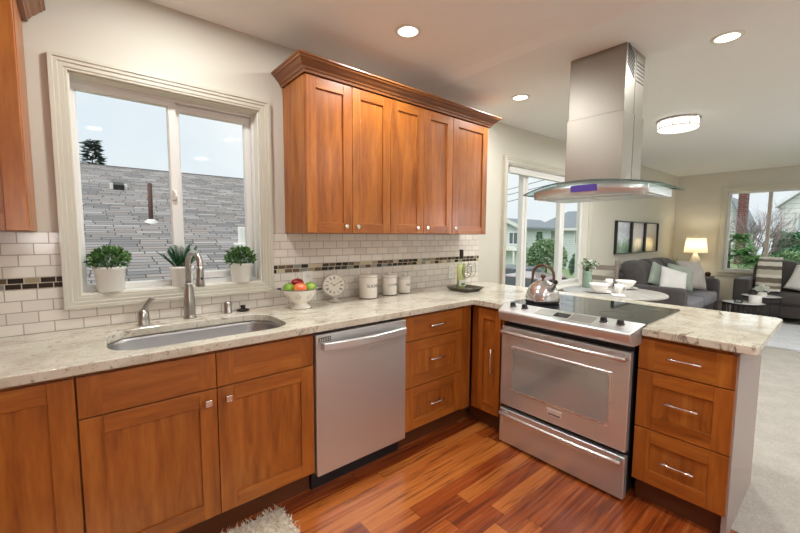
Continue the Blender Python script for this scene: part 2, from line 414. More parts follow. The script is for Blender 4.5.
# kitchen slider
win = thing('window_1', None, None, (.457, 0, 1.074), kind='structure')
g = G(); frame_loop(g, K, CAS, lambda a, b, d: (a, -d, b)); finish('casing', g, casing_m, win)
g = G()                                   # jamb lining and stool
t = .006
g.box(K[0], K[0]+t, 0, .085, K[2], K[3]); g.box(K[1]-t, K[1], 0, .085, K[2], K[3]); g.box(K[0], K[1], 0, .085, K[3]-t, K[3]); g.box(K[0], K[1], -.012, .085, K[2]-.004, K[2]+.004)
finish('jamb', g, white_trim, win)
g = G(); f_ = .022
frame_loop(g, (K[0]+.012, K[1]-.018, K[2]+f_, K[3]-f_), [(f_+.011, .065-.0), (0, .065), (0, .135), (f_, .135)], lambda a, b, d: (a, d, b)); finish('window_frame', g, white_vinyl, win)
g = G()
frame_loop(g, (.048, .432, 1.106, 2.046), [(.034, .072), (.0, .072), (-.006, .082), (-.006, .10), (.034, .10)], lambda a, b, d: (a, d, b)); finish('sash', g, white_vinyl, win)
g = G()
frame_loop(g, (.482, .838, 1.140, 2.034), [(.034, .098), (.0, .098), (-.006, .106), (-.006, .125), (.034, .125)], lambda a, b, d: (a, d, b)); finish('sash', g, white_vinyl, win)
g = G(); g.box(.044, .436, .088, .092, 1.10, 2.05); pane('pane', g, win)
g = G(); g.box(.478, .842, .112, .116, 1.136, 2.034); pane('pane', g, win)
g = G(); g.box(.436, .458, .055, .074, 1.545, 1.60); g.box(.44, .454, .045, .056, 1.56, 1.588); finish('latch', g, white_vinyl, win, bevel=.004)
# dining window
win = thing('window_2', None, None, (4.4, 0, .70), kind='structure')
g = G(); frame_loop(g, D, [(o*1.15, d) for o, d in CAS], lambda a, b, d: (a, -d, b)); finish('casing', g, casing_m, win)
g = G(); t = .008
g.box(D[0], D[0]+t, 0, .09, D[2], D[3]); g.box(D[1]-t, D[1], 0, .09, D[2], D[3]); g.box(D[0], D[1], 0, .09, D[3]-t, D[3]); g.box(D[0]-.02, D[1]+.02, -.045, .09, D[2]-.004, D[2]+.012)
finish('jamb', g, white_trim, win)
g = G(); frame_loop(g, (3.50, 5.29, .735, 2.065), [(.06, .075), (0, .075), (0, .135), (.06, .135)], lambda a, b, d: (a, d, b)); finish('window_frame', g, white_vinyl, win)
g = G(); g.box(3.845, 3.895, .07, .13, .735, 2.065); g.box(3.920, 3.965, .08, .12, .735, 2.065); g.box(4.70, 4.79, .07, .13, .735, 2.065); finish('mullion', g, white_vinyl, win, bevel=.004)
for a, b in ((3.50, 3.835), (3.965, 4.70), (4.79, 5.29)):
    g = G(); g.box(a, b, .100, .104, .735, 2.065); pane('pane', g, win)
g = G(); frame_loop(g, (4.825, 5.285, .775, 2.03), [(.034, .078), (0, .078), (-.005, .086), (-.005, .099), (.034, .099)], lambda a, b, d: (a, d, b)); finish('sash', g, white_vinyl, win)
g = G(); g.box(3.51, 5.28, .02, .07, 2.02, 2.09); finish('blind_headrail', g, white_vinyl, win, bevel=.006)
# living room window
win = thing('window_3', None, None, (XR, -1.77, .72), kind='structure')
g = G(); frame_loop(g, R_, [(o*1.3, d) for o, d in CAS], lambda a, b, d: (XR-d, a, b)); finish('casing', g, casing_m, win)
g = G(); g.box(XR-.06, XR+.09, R_[0]-.06, R_[1]+.06, R_[2]-.03, R_[2]); g.box(XR, XR+.09, R_[1]-.008, R_[1], R_[2], R_[3]); g.box(XR, XR+.09, R_[0], R_[0]+.008, R_[2], R_[3]); g.box(XR, XR+.09, R_[0], R_[1], R_[3]-.008, R_[3])
finish('window_sill', g, casing_m, win, bevel=.004)
g = G(); frame_loop(g, (-2.70, -.84, .765, 2.145), [(.05, .05), (0, .05), (0, .12), (.05, .12)], lambda a, b, d: (XR+d, a, b)); finish('window_frame', g, white_vinyl, win)
g = G(); g.box(XR+.045, XR+.12, -1.385, -1.335, .765, 2.145); g.box(XR+.045, XR+.12, -2.205, -2.155, .765, 2.145); finish('mullion', g, plain('tan mullion', srgb(190, 180, 168), .5), win, bevel=.004)
for a, b in ((-1.335, -.84), (-2.155, -1.385), (-2.70, -2.205)):
    g = G(); g.box(XR+.08, XR+.084, a, b, .765, 2.145); pane('pane', g, win)
# unseen glazed door added behind the camera for daylight and steel reflections
win = thing('added_window', None, None, (1.05, YF, .02), kind='structure')
g = G(); frame_loop(g, (.16, 1.94, .08, 2.04), [(.06, .0), (0, .0), (0, .10), (.06, .10)], lambda a, b, d: (a, YF-d, b)); g.box(1.01, 1.09, YF-.10, YF, .08, 2.04); finish('window_frame', g, white_vinyl, win)
for a, b in ((.16, 1.01), (1.09, 1.94)):
    g = G(); g.box(a, b, YF-.06, YF-.056, .08, 2.04); pane('pane', g, win)

# ------------------------------------------------------------------ backsplash
bs = thing('backsplash', None, None, (0, 0, 0), kind='structure')
def bsbox(g, x0, x1, z0, z1): g.box(x0, x1, -.0085, -.0005, z0, z1)
BL, BR = -.035, .951
g = G()
bsbox(g, -1.2, BL, .914, 1.115); bsbox(g, -1.2, BL, 1.167, 1.3685); bsbox(g, BL, BR, .914, 1.0095)
bsbox(g, BR, 2.985, .914, 1.115); bsbox(g, BR, 2.985, 1.167, 1.371)
finish('tile_field', g, tile_m, bs)
g = G()
for a, b in ((-1.2, BL), (BR, 2.985)): g.box(a, b, -.010, -.0005, 1.116, 1.166)
o = finish('mosaic_band', g, mosaic_m, bs)
o.location.z += 1.116
for v in o.data.vertices: v.co.z -= 1.116

# ================================================================== CABINETS
def pull(name, F, u, v, parent, horiz=True, L=.13, r=.0066, lab='brushed nickel bar pull'):
    g = G()
    def P(a, w, b): return F(u+a, w, v+b) if horiz else F(u+b, w, v+a)
    g.tube([P(-L/2, .028, 0), P(-L/4, .031, 0), P(0, .032, 0), P(L/4, .031, 0), P(L/2, .028, 0)], [r*.9, r, r, r, r*.9], 10)
    for a in (-L/2+.018, L/2-.018): g.tube([P(a, -.001, 0), P(a, .03, 0)], r*.85, 8)
    return finish(name, g, silver, parent, label=lab)
def knob_sq(F, u, v, parent):
    g = G(); s = .014
    a = F(u-.006, 0, v-.006); b = F(u+.006, .014, v+.006); g.box(a[0], b[0], a[1], b[1], a[2], b[2])
    a = F(u-s, .014, v-s); b = F(u+s, .026, v+s); g.box(a[0], b[0], a[1], b[1], a[2], b[2])
    return finish('knob', g, silver, parent, bevel=.003, label='square nickel knob')
def knob_round(F, u, v, parent):
    g = G(); 
    for w0, w1, r0, r1 in ((0, .012, .006, .006), (.012, .018, .009, .0155), (.018, .026, .0155, .012)):
        g.tube([F(u, w0, v), F(u, w1, v)], [r0, r1], 14)
    return finish('knob', g, silver, parent, label='round nickel knob')

def shaker(name, F, u0, u1, v0, v1, parent, st=.068, th=.020, rail=None):
    rail = rail or st
    g = G()
    fbox(g, F, u0, u0+st, 0, th, v0, v1, 0); fbox(g, F, u1-st, u1, 0, th, v0, v1, 0)
    fbox(g, F, u0+st, u1-st, 0, th, v0, v0+rail, 1); fbox(g, F, u0+st, u1-st, 0, th, v1-rail, v1, 1)
    d = finish(name, g, WOOD, parent, bevel=.0022)
    g = G(); fbox(g, F, u0+st-.002, u1-st+.002, .001, th-.0095, v0+rail-.002, v1-rail+.002, 0)
    finish('panel', g, [wood_v], d)
    return d
def slab_front(name, F, u0, u1, v0, v1, parent, st=.068, th=.020):
    g = G()
    fbox(g, F, u0, u0+st, 0, th, v0, v1, 0); fbox(g, F, u1-st, u1, 0, th, v0, v1, 0); fbox(g, F, u0+st, u1-st, 0, th, v0, v1, 1)
    bmesh.ops.remove_doubles(g.bm, verts=g.bm.verts, dist=1e-6)
    return finish(name, g, WOOD, parent, bevel=.0022)

YB, YD = -.597, -.597          # carcass front, door back plane (doors are 20 mm)
F1 = FX(YD)
def carcass(g, x0, x1, toe=True, y1=-.012):
    """front frame with dark reveal, sides, bottom: an open box closed at the front by doors"""
    g.box(x0, x1, YB, y1, .118, .872, 0)
TOEY = -.545
def toe(par, x0, x1):
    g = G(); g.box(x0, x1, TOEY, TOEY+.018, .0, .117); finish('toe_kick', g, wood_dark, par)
ZT, Z1, Z0 = .857, .704, .130
# sink base: carcass is a frame so the bowl hangs free inside
c = thing('base_cabinet', 'wooden sink base cabinet with two doors and two blank drawer fronts under the window', 'cabinet', (.457, -.3, 0), group=None)
g = G(); g.box(.001, .019, YB, -.012, .118, .872); g.box(.895, .913, YB, -.012, .118, .872); g.box(.019, .895, YB, -.012, .118, .136); g.box(.019, .895, -.03, -.012, .136, .872)
g.box(.019, .895, YB, YB+.016, .136, .872)
finish('carcass', g, wood_v, c)
toe(c, .0, .914)
slab_front('false_drawer_front', F1, .003, .4555, Z1+.0025, ZT, c); slab_front('false_drawer_front', F1, .4585, .911, Z1+.0025, ZT, c)
d = shaker('door', F1, .003, .4555, Z0, Z1-.0025, c); knob_sq(FX(YD-.02), .418, .652, d)
d = shaker('door', F1, .4585, .911, Z0, Z1-.0025, c); knob_sq(FX(YD-.02), .500, .652, d)
# left base
c = thing('base_cabinet', 'wooden base cabinet at the far left with one tall recessed door', 'cabinet', (-.3, -.3, 0))
g = G(); carcass(g, -.61, -.001); finish('carcass', g, wood_v, c); toe(c, -.61, 0)
d = shaker('door', F1, -.607, -.003, Z0, ZT, c, st=.072); knob_sq(FX(YD-.02), -.57, .80, d)
# drawer base
c = thing('drawer_cabinet', 'wooden three drawer base cabinet right of the dishwasher', 'cabinet', (1.79, -.3, 0))
g = G(); carcass(g, 1.525, 2.155); g.box(2.056, 2.150, YB-.014, YB, .118, .872); finish('carcass', g, wood_v, c, bevel=.001); toe(c, 1.524, 2.19)
for v0, v1, vc, fn in ((Z1+.0025, ZT, .787, slab_front), (.4105, Z1-.0025, .566, shaker), (Z0, .4055, .272, shaker)):
    d = fn('drawer', F1, 1.527, 2.0525, v0, v1, c); pull('handle', FX(YD-.02), 1.785, vc, d)
# corner cabinet on the peninsula
XP = 2.1724; F2 = FY(XP)
c = thing('corner_cabinet', 'narrow wooden corner cabinet with one tall door between drawers and range', 'cabinet', (2.4, -.75, 0))
g = G(); g.box(XP, 2.79, -.874, -.613, .118, .872); finish('carcass', g, wood_v, c)
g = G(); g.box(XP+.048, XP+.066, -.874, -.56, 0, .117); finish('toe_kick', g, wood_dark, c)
d = shaker('door', F2, .678, .862, Z0, ZT, c, st=.045, rail=.068); pull('handle', FY(XP-.02), .808, .505, d, False, L=.18)
# peninsula drawers
c = thing('drawer_cabinet', 'wooden three drawer base cabinet at the end of the peninsula right of the range', 'cabinet', (2.45, -1.86, 0))
g = G(); g.box(XP, 2.78, -2.034, -1.679, .118, .872); finish('carcass', g, wood_v, c)
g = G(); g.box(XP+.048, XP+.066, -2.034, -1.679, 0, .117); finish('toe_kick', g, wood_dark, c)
for v0, v1, vc, fn in ((Z1+.0025, ZT, .787, slab_front), (.4105, Z1-.0025, .568, shaker), (Z0, .4055, .272, shaker)):
    d = fn('drawer', F2, 1.680, 2.050, v0, v1, c); pull('handle', FY(XP-.02), 1.870, vc, d)
end_m = plain('mauve grey finished end panel', srgb(168, 152, 146), .35)
g = G(); g.box(XP-.0, 2.80, -2.056, -2.0355, .0, .873, 0); finish('end_panel', g, end_m, c, bevel=.002, label='pale mauve grey end panel')
# back panel of the peninsula (dining side)
g = G(); g.box(2.80, 2.818, -2.056, -.012, .0, .873); finish('peninsula_back_panel', g, wood_v, label='flat wooden panel closing the dining side of the peninsula', cat='panel', loc=(2.81, -1.03, 0), bevel=.002)

# ------------------------------------------------------------------ countertop with sink and range cut-outs
def rounded(pts, rad, n=6):
    out = []
    m = len(pts)
    for i, p in enumerate(pts):
        r = rad[i] if isinstance(rad, (list, tuple)) else rad
        p = Vector(p); a = (Vector(pts[i-1])-p).normalized(); b = (Vector(pts[(i+1) % m])-p).normalized()
        if r <= 0: out.append(tuple(p)); continue
        ang = a.angle(b); t = r/math.tan(ang/2); s_, e_ = p+a*t, p+b*t; c_ = p+(a+b).normalized()*(r/math.sin(ang/2))
        a0 = math.atan2(s_.y-c_.y, s_.x-c_.x); a1 = math.atan2(e_.y-c_.y, e_.x-c_.x); da = (a1-a0+PI) % (2*PI)-PI
        out += [(c_.x+r*math.cos(a0+da*k/n), c_.y+r*math.sin(a0+da*k/n)) for k in range(n+1)]
    return out
SINK = rounded([(.100, -.575), (.828, -.575), (.828, -.175), (.100, -.175)], [.12, .12, .13, .13], 8)
def flat_slab(name, loops, z0, z1, mat, bev, **kw):
    cu = bpy.data.curves.new(name, 'CURVE'); cu.dimensions = '2D'; cu.fill_mode = 'BOTH'
    cu.extrude = (z1-z0)/2-bev; cu.bevel_depth = bev; cu.bevel_resolution = 2; cu.offset = -bev
    for lp in loops:
        sp = cu.splines.new('POLY'); sp.points.add(len(lp)-1); sp.use_cyclic_u = True
        for q, (x, y) in zip(sp.points, lp): q.co = (x, y, 0, 1)
    o = bpy.data.objects.new(name, cu); COL.objects.link(o)
    me = bpy.data.meshes.new_from_object(o.evaluated_get(bpy.context.evaluated_depsgraph_get()))
    bpy.data.objects.remove(o); bpy.data.curves.remove(cu)
    g = G(); g.bm.from_mesh(me); bpy.data.meshes.remove(me)
    bmesh.ops.translate(g.bm, verts=g.bm.verts, vec=(0, 0, (z0+z1)/2))
    for f in g.bm.faces: f.material_index = 0; f.smooth = False
    bmesh.ops.remove_doubles(g.bm, verts=g.bm.verts, dist=1e-5)
    return finish(name, g, mat, **kw)
XE = 2.128     # peninsula counter front edge
OUT = rounded([(-.61, -.0095), (-.61, -.65), (XE, -.65), (XE, -.886), (2.21, -.886), (2.21, -.897), (2.806, -.897), (2.806, -1.672), (2.21, -1.672), (2.21, -1.696), (XE, -1.696), (XE, -2.115), (3.0, -2.115), (3.0, -.0095)],
              [0, 0, .012, 0, 0, 0, 0, 0, 0, 0, 0, .03, .05, 0], 5)
counter = flat_slab('countertop', [OUT, SINK], .876, .914, granite_m, .005, loc=(0, 0, .876),
    label='cream granite countertop running under the window and along the peninsula', cat='countertop')

# sink
sk = thing('sink', 'stainless steel undermount single bowl sink in the granite under the window', 'sink', (.464, -.367, .68))
def offs(lp, d):
    c0 = Vector((.464, -.367)); return [((c0.x+(x-c0.x)*(1+d/.364)), (c0.y+(y-c0.y)*(1+d/.19))) for x, y in lp]
g = G(); rings = []
for lp, z in ((offs(SINK, .022), .8755), (offs(SINK, .004), .8755), (offs(SINK, .0), .86), (offs(SINK, -.010), .715), (offs(SINK, -.03), .695), (offs(SINK, -.16), .690)):
    rings.append([g.bm.verts.new((x, y, z)) for x, y in lp])
n = len(rings[0])
for A, B in zip(rings, rings[1:]):
    for k in range(n): g._f([A[k], A[(k+1) % n], B[(k+1) % n], B[k]], None, True)
g._f(rings[-1]); finish('basin', g, steel_basin, sk)
g = G(); g.lathe([(0, .0), (.020, .0), (.022, .002), (.042, .003), (.045, .0)], (.464, -.30, .6905), 24); finish('drain', g, chrome, sk)
# faucet
fx, fy = .466, -.082
t = thing('faucet', 'brushed nickel pull-down gooseneck faucet behind the sink', 'faucet', (fx, fy, .914))
g = G(); g.lathe([(0, 0), (.031, 0), (.031, .006), (.028, .012), (.0275, .03), (.0285, .06), (.027, .10), (.022, .15), (.0185, .175), (.0195, .18), (.0195, .188), (.016, .19), (0, .19)], (fx, fy, .9142), 28); finish('body', g, nickel, t)
g = G(); dx, dy = .26, -.9656
pts = [(fx, fy, .914+.188)]
for k in range(0, 25):
    a = PI-(PI*1.06)*k/24; R = .062
    pts.append((fx+dx*(R+R*math.cos(a)), fy+dy*(R+R*math.cos(a)), .914+.290+R*math.sin(a)))
g.tube(pts, .0145, 16); finish('neck', g, nickel, t)
g = G(); e = Vector(pts[-1]); dn = Vector((dx*-.06, dy*-.06, -1)).normalized()
g.tube([e-dn*.006, e+dn*.012, e+dn*.03, e+dn*.075, e+dn*.092, e+dn*.098], [.0155, .0165, .0165, .0215, .0225, .019], 18); finish('spray_head', g, nickel, t)
g = G(); g.ball(tuple(e+dn*.055+Vector((dx, dy, 0))*.017), .008, 10, 6); finish('button', g, black_plastic, t, label='black spray button')
# lever control
lx, ly = .257, -.112
t = thing('faucet_lever', 'brushed nickel single lever faucet control left of the gooseneck faucet', 'faucet lever', (lx, ly, .914))
g = G(); g.lathe([(0, 0), (.028, 0), (.028, .005), (.025, .01), (.026, .035), (.024, .06), (.016, .075), (0, .078)], (lx, ly, .9142), 24); finish('base', g, nickel, t)
g = G(); g.tube([(lx, ly, .974), (lx+.008, ly-.006, 1.0), (lx+.018, ly-.012, 1.024), (lx+.034, ly-.018, 1.043), (lx+.046, ly-.022, 1.048)], [.013, .0115, .0095, .0105, .009], 14); finish('lever', g, nickel, t)
# air gap, stopper
g = G(); g.lathe([(0, 0), (.0235, 0), (.0235, .004), (.021, .006), (.021, .052), (.019, .060), (.012, .065), (0, .066)], (.661, -.069, .9142), 24)
finish('air_gap_cap', g, nickel, label='short brushed nickel air gap cylinder on the counter right of the faucet', cat='air gap', loc=(.661, -.069, .914))
g = G(); g.lathe([(0, 0), (.028, 0), (.036, .004), (.036, .009), (.022, .013), (.013, .015), (.012, .024), (.016, .028), (.014, .033), (0, .034)], (.748, -.058, .9142), 24)
finish('drain_stopper', g, bronze, label='dark bronze sink stopper lying on the counter near the right window pot', cat='stopper', loc=(.748, -.058, .914))

# ------------------------------------------------------------------ dishwasher
dw = thing('dishwasher', 'stainless steel dishwasher with bowed bar handle under the granite', 'dishwasher', (1.219, -.3, 0))
g = G(); g.box(.919, 1.519, -.585, -.02, .10, .868); finish('body', g, black_plastic, dw)
g = G(); g.box(.919, 1.519, -.632, -.586, .105, .857); door = finish('door', g, steel_v, dw, bevel=.006, seg=3)
g = G(); n = 14; A = []
prof = [(-.004, -.021), (.012, -.021), (.016, -.016), (.016, .016), (.012, .021), (-.004, .021)]
for k in range(n+1):
    s = -1+2*k/n; x = 1.219+s*.272; yb = -.632-.020-.030*(1-s*s)
    A.append([g.bm.verts.new((x, yb-a, .797+b)) for a, b in prof])
for P_, Q in zip(A, A[1:]):
    for k in range(6): g._f([P_[k], P_[(k+1) % 6], Q[(k+1) % 6], Q[k]], None, False)
g._f(A[0][::-1]); g._f(A[-1])
g.box(.947, .962, -.655, -.631, .78, .815); g.box(1.476, 1.491, -.655, -.631, .78, .815)
finish('handle', g, steel_x, door, bevel=.002)
g = G(); g.box(.934, 1.004, -.6335, -.6315, .820, .8415, 0)
for r_, z in enumerate((.8345, .8255)):
    for k in range(5): g.box(.939+k*.0128, .947+k*.0128, -.6342, -.6334, z-.0028, z+.0028, 1)
finish('badge', g, [black_plastic, silver], door, label='small black badge with pale marks')
g = G(); g.box(.919, 1.519, -.560, -.545, .0, .100); finish('toe_kick', g, black_plastic, dw)

# ------------------------------------------------------------------ range
RY0, RY1, RX = -.907, -1.664, 2.100
rg = thing('range', 'stainless steel slide-in electric range with black glass cooktop in the peninsula', 'range', (2.45, -1.285, 0))
g = G(); g.box(2.150, 2.78, RY1+.002, RY0-.002, .03, .868); finish('body', g, black_plastic, rg)
for x in (2.22, 2.7):
    for y in (RY0-.05, RY1+.05):
        g = G(); g.lathe([(0, 0), (.018, 0), (.018, .012), (.009, .013), (.009, .03), (0, .03)], (x, y, .004 if x > 2.3 else .0), 12); finish('levelling_foot', g, dark_metal, rg)
FR = FY(RX+.045)
g = G(); fbox(g, FR, .909, 1.662, 0, .045, .264, .785); od = finish('door', g, steel_y, rg, bevel=.006, seg=3)
g = G()        # oven window: bright bezel and grey glass
frame_loop(g, (.998, 1.570, .385, .652), [(.0, .0455), (.0, .0485), (.010, .0485), (.014, .0455)], lambda a, b, d: FR(a, d, b)); finish('window_bezel', g, handle_m, od)
oven_glass = plain('grey oven glass', (.40, .40, .38), .10, .35)
g = G(); g.prism(rounded([(-1.571, .384), (-.997, .384), (-.997, .653), (-1.571, .653)], .02, 4), RX-.0015, RX+.002, axis='x'); finish('oven_window', g, oven_glass, od, label='grey reflective oven window')
def bar_handle(v, par, out=.046, y0=-.936, y1=-1.655):
    g = G(); n = 12; pts = []; X0 = RX
    for k in range(n+1):
        s = -1+2*k/n; pts.append((X0-out-.010*(1-s*s), (y0+y1)/2+s*(y1-y0)/2, v))
    g.tube(pts, .0125, 14, flat=1.0)
    for y in (y0-.012, y1+.012): g.box(X0-out, X0+.001, y-.012, y+.012, v-.011, v+.011)
    finish('handle', g, handle_m, par, bevel=.002)
bar_handle(.757, od)
g = G(); g.box(RX-.002, RX+.001, -1.325, -1.238, .312, .352, 0); g.box(RX-.003, RX-.0015, -1.322, -1.241, .336, .349, 0); g.box(RX-.003, RX-.0015, -1.318, -1.245, .318, .325, 2)
finish('badge', g, [plain('bright badge metal', (.86, .85, .83), .35, .5), chrome, ink], od, label='small bright metal badge')
g = G(); fbox(g, FR, .909, 1.662, 0, .045, .012, .238); dr = finish('drawer', g, steel_y, rg, bevel=.006, seg=3)
bar_handle(.222, dr, .040)
# control panel: rounded nose, sloped top
PY0, PY1 = -.890, -1.692
prof = [(2.150, .828), (2.085, .822), (2.070, .828), (2.062, .842), (2.052, .872), (2.050, .884), (2.056, .893), (2.075, .899), (2.190, .925), (2.197, .917), (2.150, .916)]
g = G(); g.prism(prof, PY1, PY0, axis='y')
for v in g.bm.verts:         # rounded plan corners at both ends of the nose
    if v.co.x < 2.13 and (abs(v.co.y-PY0) < 1e-4 or abs(v.co.y-PY1) < 1e-4):
        s = 1 if v.co.y > -1.2 else -1; v.co.y -= s*.022*min(1, (2.13-v.co.x)/.08)
cp = finish('control_panel', g, steel_y, rg, bevel=.004, seg=3)
def panel_pt(x): return .899+(x-2.075)*(.926-.899)/.115
def panel_box(x0, x1, y0, y1, mat, name, par, h=.0015, **kw):
    g = G(); v = g.box(x0, x1, y0, y1, 0, 1)
    for q in v: q.co.z = panel_pt(q.co.x)+(h if q.co.z > .5 else -.004)
    return finish(name, g, mat, par, **kw)
panel_box(2.098, 2.150, -1.335, -1.250, black_glass, 'display', cp, label='small dark green display')
panel_box(2.085, 2.165, -1.47, -1.345, plain('grey touch pad', (.42, .41, .38), .35, .6), 'touch_pad', cp)
panel_box(2.085, 2.165, -1.242, -1.14, plain('pale touch pad', (.55, .54, .50), .35, .6), 'touch_pad', cp)
for y in (-.972, -1.055, -1.518, -1.600):
    g = G(); x = 2.125; z = panel_pt(x); nrm = Vector((-.232, 0, .973))
    p = Vector((x, y, z)); g.tube([p-nrm*.002, p+nrm*.006], [.023, .022], 20, 1); g.tube([p+nrm*.006, p+nrm*.024, p+nrm*.028], [.018, .016, .013], 20, 0)
    q = p+nrm*.026; g.box(q.x-.016, q.x+.016, q.y-.004, q.y+.004, q.z-.004, q.z+.005, 0)
    finish('knob', g, [black_plastic, chrome], cp, label='black control knob')
# cooktop
g = G(); g.prism(rounded([(2.190, -.884), (2.800, -.884), (2.800, -1.690), (2.190, -1.690)], .012, 4), .9155, .9225); ck = finish('cooktop', g, black_glass, rg, bevel=.002, label='black glass cooktop')
ring_m = plain('grey burner print', (.09, .095, .095), .12)
for x, y, r in ((2.33, -1.08, .105), (2.33, -1.50, .085), (2.64, -1.08, .085), (2.64, -1.50, .115)):
    g = G(); g.lathe([(r-.003, .0), (r-.003, .0006), (r, .0006), (r, .0)], (x, y, .9224), 40); finish('burner_ring', g, ring_m, ck)

# ------------------------------------------------------------------ kettle
kx, ky, kz = 2.345, -1.045, .9232
kt = thing('kettle', 'polished steel dome kettle with brown arched handle on the cooktop', 'kettle', (kx, ky, kz), rotz=math.radians(-94), local=True)
g = G(); g.lathe([(0, 0), (.098, 0), (.104, .004), (.106, .014), (.107, .022)], seg=40); finish('base', g, black_plastic, kt, label='dark base band')
g = G(); g.lathe([(.107, .022), (.108, .030), (.104, .055), (.094, .085), (.078, .112), (.058, .132), (.040, .142), (.038, .146), (.030, .150), (.012, .154), (0, .155)], seg=40); finish('body', g, chrome, kt)
g = G(); g.lathe([(0, .150), (.008, .152), (.008, .162), (.016, .168), (.017, .178), (.010, .186), (0, .188)], seg=20); finish('lid_knob', g, plain('brown wood knob', srgb(88, 52, 30), .4), kt, label='brown lid knob')
g = G(); g.tube([(.070, -.03, .09), (.098, -.042, .122), (.112, -.048, .142), (.120, -.051, .150)], [.022, .017, .014, .013], 16); finish('spout', g, chrome, kt)
g = G(); g.ball((.121, -.051, .152), .015, 14, 8); finish('whistle_cap', g, dark_metal, kt)
g = G(); hp = [(-.084 + .0, 0, .105)]
for k in range(13):
    a = PI-PI*k/12; hp.append((.0+.076*math.cos(a), 0, .185+.062*math.sin(a)))
hp.append((.082, 0, .108)); g.tube(hp, [.007]+[.0095]*13+[.007], 12, flat=.75); finish('handle', g, plain('brown handle', srgb(96, 66, 48), .35), kt, label='brown arched handle')

# ------------------------------------------------------------------ upper cabinets
YU = -.292; F3 = FX(YU); UZ0, UZ1 = 1.3705, 2.262
def upper(label, x0, x1, doors, side=None):
    c = thing('upper_cabinet', label, 'cabinet', ((x0+x1)/2, -.15, UZ0))
    g = G(); g.box(x0+.0005, x1-.0005, YU, -.001, UZ0, UZ1); finish('carcass', g, wood_v, c, bevel=.001)
    for a, b, ku in doors:
        d = shaker('door', F3, a, b, UZ0+.002, UZ1-.003, c, st=.062); knob_round(FX(YU-.02), ku, 1.414, d)
    return c
upper('upper wooden cabinet with two doors next to the kitchen window', 1.0395, 1.6505, [(1.043, 1.347, 1.293), (1.350, 1.649, 1.378)])
upper('upper wooden cabinet with two doors in the middle of the wall run', 1.6505, 2.2635, [(1.652, 1.9575, 1.888), (1.9605, 2.262, 1.985)])
upper('upper wooden cabinet with a single door at the dining end', 2.2635, 2.7099, [(2.265, 2.690, 2.29)])
CR = [(0, 0), (.010, 0), (.012, .012), (.020, .018), (.022, .024), (.028, .030), (.036, .036), (.050, .052), (.058, .056), (.062, .064), (.070, .068), (.070, .076), (0, .076)]
def crown(x0, x1, label, left=True, right=True):
    g = G(); L = []
    for o, h in CR:
        p = []
        z = UZ1+.001+h; yf = YU-.020-o
        if left: p += [(x0-o, -.001, z), (x0-o, yf, z)]
        else: p += [(x0, yf, z)]
        if right: p += [(x1+o, yf, z), (x1+o, -.001, z)]
        else: p += [(x1, yf, z)]
        L.append([g.bm.verts.new(q) for q in p])
    for A, B in zip(L, L[1:]):
        for k in range(len(A)-1): g._f([A[k], A[k+1], B[k+1], B[k]])
    g._f(L[0]); 
    return finish('crown_molding', g, wood_crown, label=label, cat='molding', loc=((x0+x1)/2, -.2, UZ1))
crown(1.0395, 2.7099, 'long wooden crown molding on top of the upper cabinets right of the window')
c = thing('upper_cabinet', 'upper wooden cabinet cut by the left edge of the picture left of the window', 'cabinet', (-.4, -.15, UZ0))
g = G(); g.box(-.70, -.106, YU, -.001, UZ0, UZ1); finish('carcass', g, wood_v, c, bevel=.001)
d = shaker('door', F3, -.697, -.396, UZ0+.002, UZ1-.003, c, st=.062); knob_round(FX(YU-.02), -.43, 1.414, d)
d = shaker('door', F3, -.393, -.109, UZ0+.002, UZ1-.003, c, st=.062); knob_round(FX(YU-.02), -.36, 1.414, d)
crown(-.70, -.098, 'short wooden crown molding on the cabinet left of the window', left=False)

# ------------------------------------------------------------------ range hood
hd = thing('range_hood', 'stainless steel island range hood with curved glass visor hanging over the range', 'range hood', (2.6, -1.262, 1.6))
HX0, HX1, HY0, HY1 = 2.502, 2.802, -1.092, -1.422
g = G(); g.box(HX0, HX1, HY0, HY1, 2.05, 2.4765); ch = finish('upper_chimney', g, steel_hood, hd, bevel=.003)
g = G()
for side_x, slant in (((HX0+.02, HX0+.125), 1), ((HX0+.165, HX0+.285), 0)):
    x0, x1 = side_x
    for k in range(6):
        z = 2.335+k*.022
        if slant:
            v = g.box(x0, x1, HY1-.002, HY1+.002, z, z+.011)
            for q in v: q.co.z += (q.co.x-x0)*-.55+.03
        else: g.box(x0, x1, HY1-.002, HY1+.002, z-.035, z-.030)
finish('vent_slots', g, black_plastic, ch)
e_ = .006
g = G(); g.box(HX0-e_, HX1+e_, HY0+e_, HY1-e_, 1.672, 2.10); finish('lower_chimney', g, steel_hood, hd, bevel=.003)
g = G(); g.box((HX0+HX1)/2-.001, (HX0+HX1)/2+.001, HY1-e_-.0012, HY1-e_+.001, 1.69, 2.10); g.box((HX0+HX1)/2-.001, (HX0+HX1)/2+.001, HY1-.0012, HY1+.001, 2.10, 2.47); finish('seam', g, black_plastic, hd)
HC = -1.275
def arch(y): s = (y-HC)/.45; return 1.682-.052*s*s          # glass height along the width
def front(y): s = (y-HC)/.45; return 2.27+.13*s*s           # bowed front edge in plan
g = G(); n = 28; T, B = [], []
for k in range(n+1):
    y = HC-.39+.81*k/n; row = []
    for j in range(7):
        x = front(y)+(2.84-front(y))*j/6; row.append((x, y, arch(y)))
    T.append([g.bm.verts.new((x, y, z+.004)) for x, y, z in row]); B.append([g.bm.verts.new((x, y, z-.003)) for x, y, z in row])
for k in range(n):
    for j in range(6):
        g._f([T[k][j], T[k+1][j], T[k+1][j+1], T[k][j+1]], None, True); g._f([B[k][j], B[k][j+1], B[k+1][j+1], B[k+1][j]], None, True)
    g._f([T[k][0], B[k][0], B[k+1][0], T[k+1][0]], 1); g._f([T[k][6], T[k+1][6], B[k+1][6], B[k][6]], 1)
